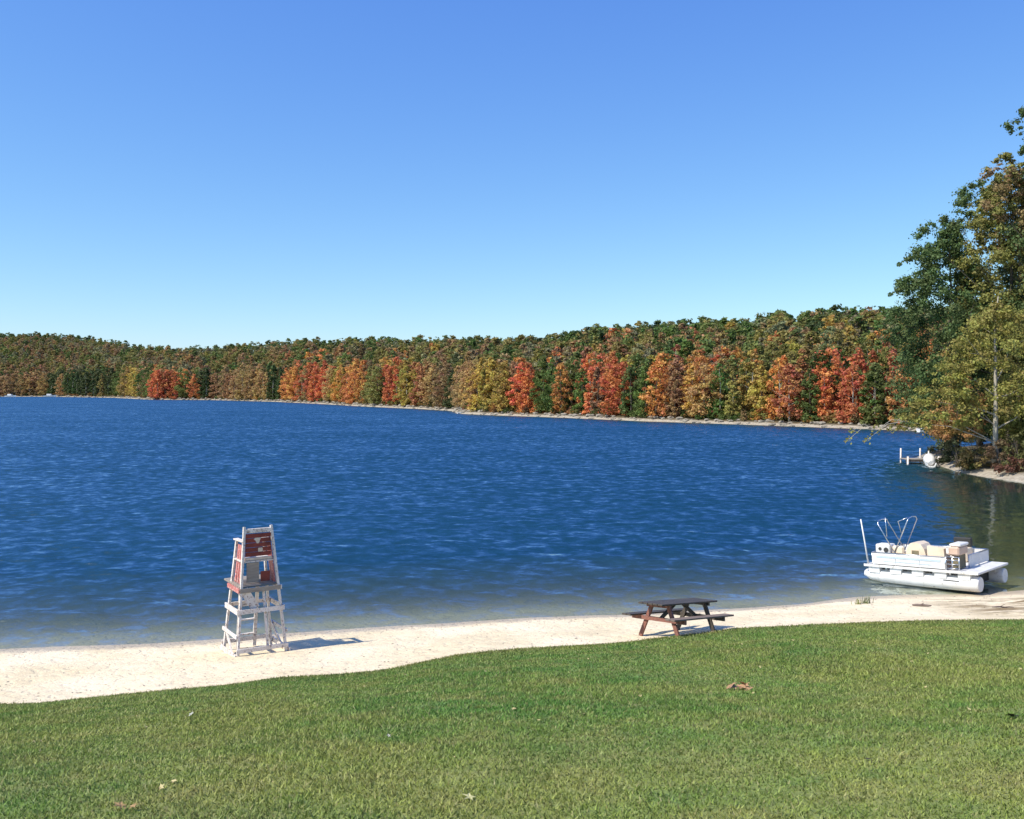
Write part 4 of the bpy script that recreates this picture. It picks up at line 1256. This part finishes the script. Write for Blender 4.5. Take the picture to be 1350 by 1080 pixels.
def leaf_litter(label, px, py, size, color, seed, n=1, name='fallen_leaf', spread=.12):
    # find the lawn point seen at this pixel
    d = ray(px, py); t = 4.0
    while t < 60:
        P = Vector((0, 0, CAMZ)) + d * t
        if P.z <= nz(P.x, P.y) + .02: break
        t += .03
    gq = random.Random(seed); mb = MB()
    for k in range(n):
        cx_, cy_ = gq.uniform(-1, 1) * spread, gq.uniform(-1, 1) * spread * .6
        th = gq.uniform(0, 6.28); tilt = gq.uniform(.1, .7); s_ = size * gq.uniform(.7, 1.2)
        R_ = Euler((tilt, gq.uniform(-.4, .4), th)).to_matrix()
        ring = []
        for i in range(10):
            a = i * math.pi / 5; rr = s_ * (1.0 if i % 2 == 0 else .45) * (.5 if i == 5 else 1)
            ring.append(R_ @ Vector((math.cos(a) * rr, math.sin(a) * rr, .12 * rr * (i % 2))) + Vector((cx_, cy_, .055 + k * .008)))
        c_ = R_ @ Vector((0, 0, .0)) + Vector((cx_, cy_, .05 + k * .008))
        vs = [c_] + ring; fs = [(0, 1 + i, 1 + (i + 1) % 10) for i in range(10)]
        mb.add(vs, fs)
    m_, nt_, out_ = new_mat('dry_leaf'); N = NT(nt_); p = N.n('ShaderNodeBsdfPrincipled')
    N.l(N.mix(N.noise(N.coord(), 14, 4), color, tuple(c * .6 for c in color)), p.inputs['Base Color']); p.inputs['Roughness'].default_value = .7
    N.l(p.outputs[0], out_.inputs['Surface'])
    o = mb.build(name, m_, None, (P.x, P.y, nz(P.x, P.y)))
    tag(o, label, 'leaf')
leaf_litter('clump of tan dead leaves on the lawn below the picnic table', 973, 911, .085, (.46, .27, .14), 1, 9, 'leaf_clump', .13)
leaf_litter('pale yellow fallen leaf at the bottom middle of the lawn', 597, 1063, .05, (.55, .52, .25), 2, 1)
leaf_litter('brown fallen leaves at the bottom left of the lawn', 168, 1072, .045, (.38, .24, .10), 3, 3, 'leaf_clump', .07)
leaf_litter('small whitish leaf on the grass right of the picnic table', 1161, 857, .05, (.62, .62, .42), 4, 1)
leaf_litter('tiny grey-white leaf on the left part of the lawn', 248, 946, .05, (.50, .50, .46), 5, 1)
leaf_litter('dark leaf lying at the right photo edge of the lawn', 1336, 950, .09, (.05, .05, .03), 6, 2, spread=.06)
leaf_litter('dark brown leaf in the lower right of the lawn', 1148, 1003, .035, (.05, .04, .03), 7, 1)
leaf_litter('pale leaf in the lawn left of the leaf clump', 520, 978, .035, (.5, .48, .38), 8, 1)
leaf_litter('light green curled leaf upper right of the leaf clump', 1178, 886, .045, (.42, .5, .25), 9, 1)

def speck_mesh(seed, size):
    gq = random.Random(seed); mb = MB(); ring = []
    for i in range(10):
        a = i * math.pi / 5; rr = size * (1.0 if i % 2 == 0 else .5)
        ring.append(Vector((math.cos(a) * rr, math.sin(a) * rr * .8, gq.uniform(-.1, .35) * size)))
    mb.add([Vector((0, 0, 0))] + ring, [(0, 1 + i, 1 + (i + 1) % 10) for i in range(10)])
    return mb
M_straw = paint_mat('straw_leaf', (.50, .44, .22), (.36, .28, .12), .7, 9.0)
sp_me = speck_mesh(3, .034).mesh('fallen_leaf', M_straw)
gq = random.Random(91)
for k in range(46):
    y_ = 5.5 + 16 * gq.random() ** .8; x_ = gq.uniform(-1, 1) * y_ * .55
    if y_ > Gy(x_) - .3: continue
    o = bpy.data.objects.new('fallen_leaf', sp_me); COL.objects.link(o)
    o.location = (x_, y_, nz(x_, y_) + .055); o.rotation_euler = (gq.uniform(-.5, .5), gq.uniform(-.5, .5), gq.uniform(0, 6.28))
    sc_ = gq.uniform(.6, 1.25); o.scale = (sc_, sc_, sc_)
    tag(o, 'tiny straw-coloured leaf speck scattered in the lawn', 'leaf', 'straw-coloured leaf specks in the lawn')
# bits of leaf and twig washed up on the sand
mb = MB()
for k in range(420):
    x_ = gq.uniform(-16, 19); W_ = float(Wy(x_)); G_ = float(Gy(x_))
    t_ = gq.choice([gq.gauss(.10, .04), gq.gauss(.9, .1), gq.random(), gq.random()])
    if not 0.03 < t_ < 1.0: continue
    y_ = W_ + (G_ - W_) * t_; z_ = nz(x_, y_) + .006; a_ = gq.uniform(0, 3.14); l_ = gq.uniform(.015, .05); w_ = gq.uniform(.006, .02)
    c_, s_ = math.cos(a_), math.sin(a_)
    mb.add([(x_ + c_ * l_, y_ + s_ * l_, z_), (x_ - s_ * w_, y_ + c_ * w_, z_ + .008), (x_ - c_ * l_, y_ - s_ * l_, z_), (x_ + s_ * w_, y_ - c_ * w_, z_ + .012)], [(0, 1, 2), (0, 2, 3)])
tag(mb.build('beach_debris', M_brownwood), 'tiny bits of twig and leaf scattered over the sand', 'debris', kind='stuff')
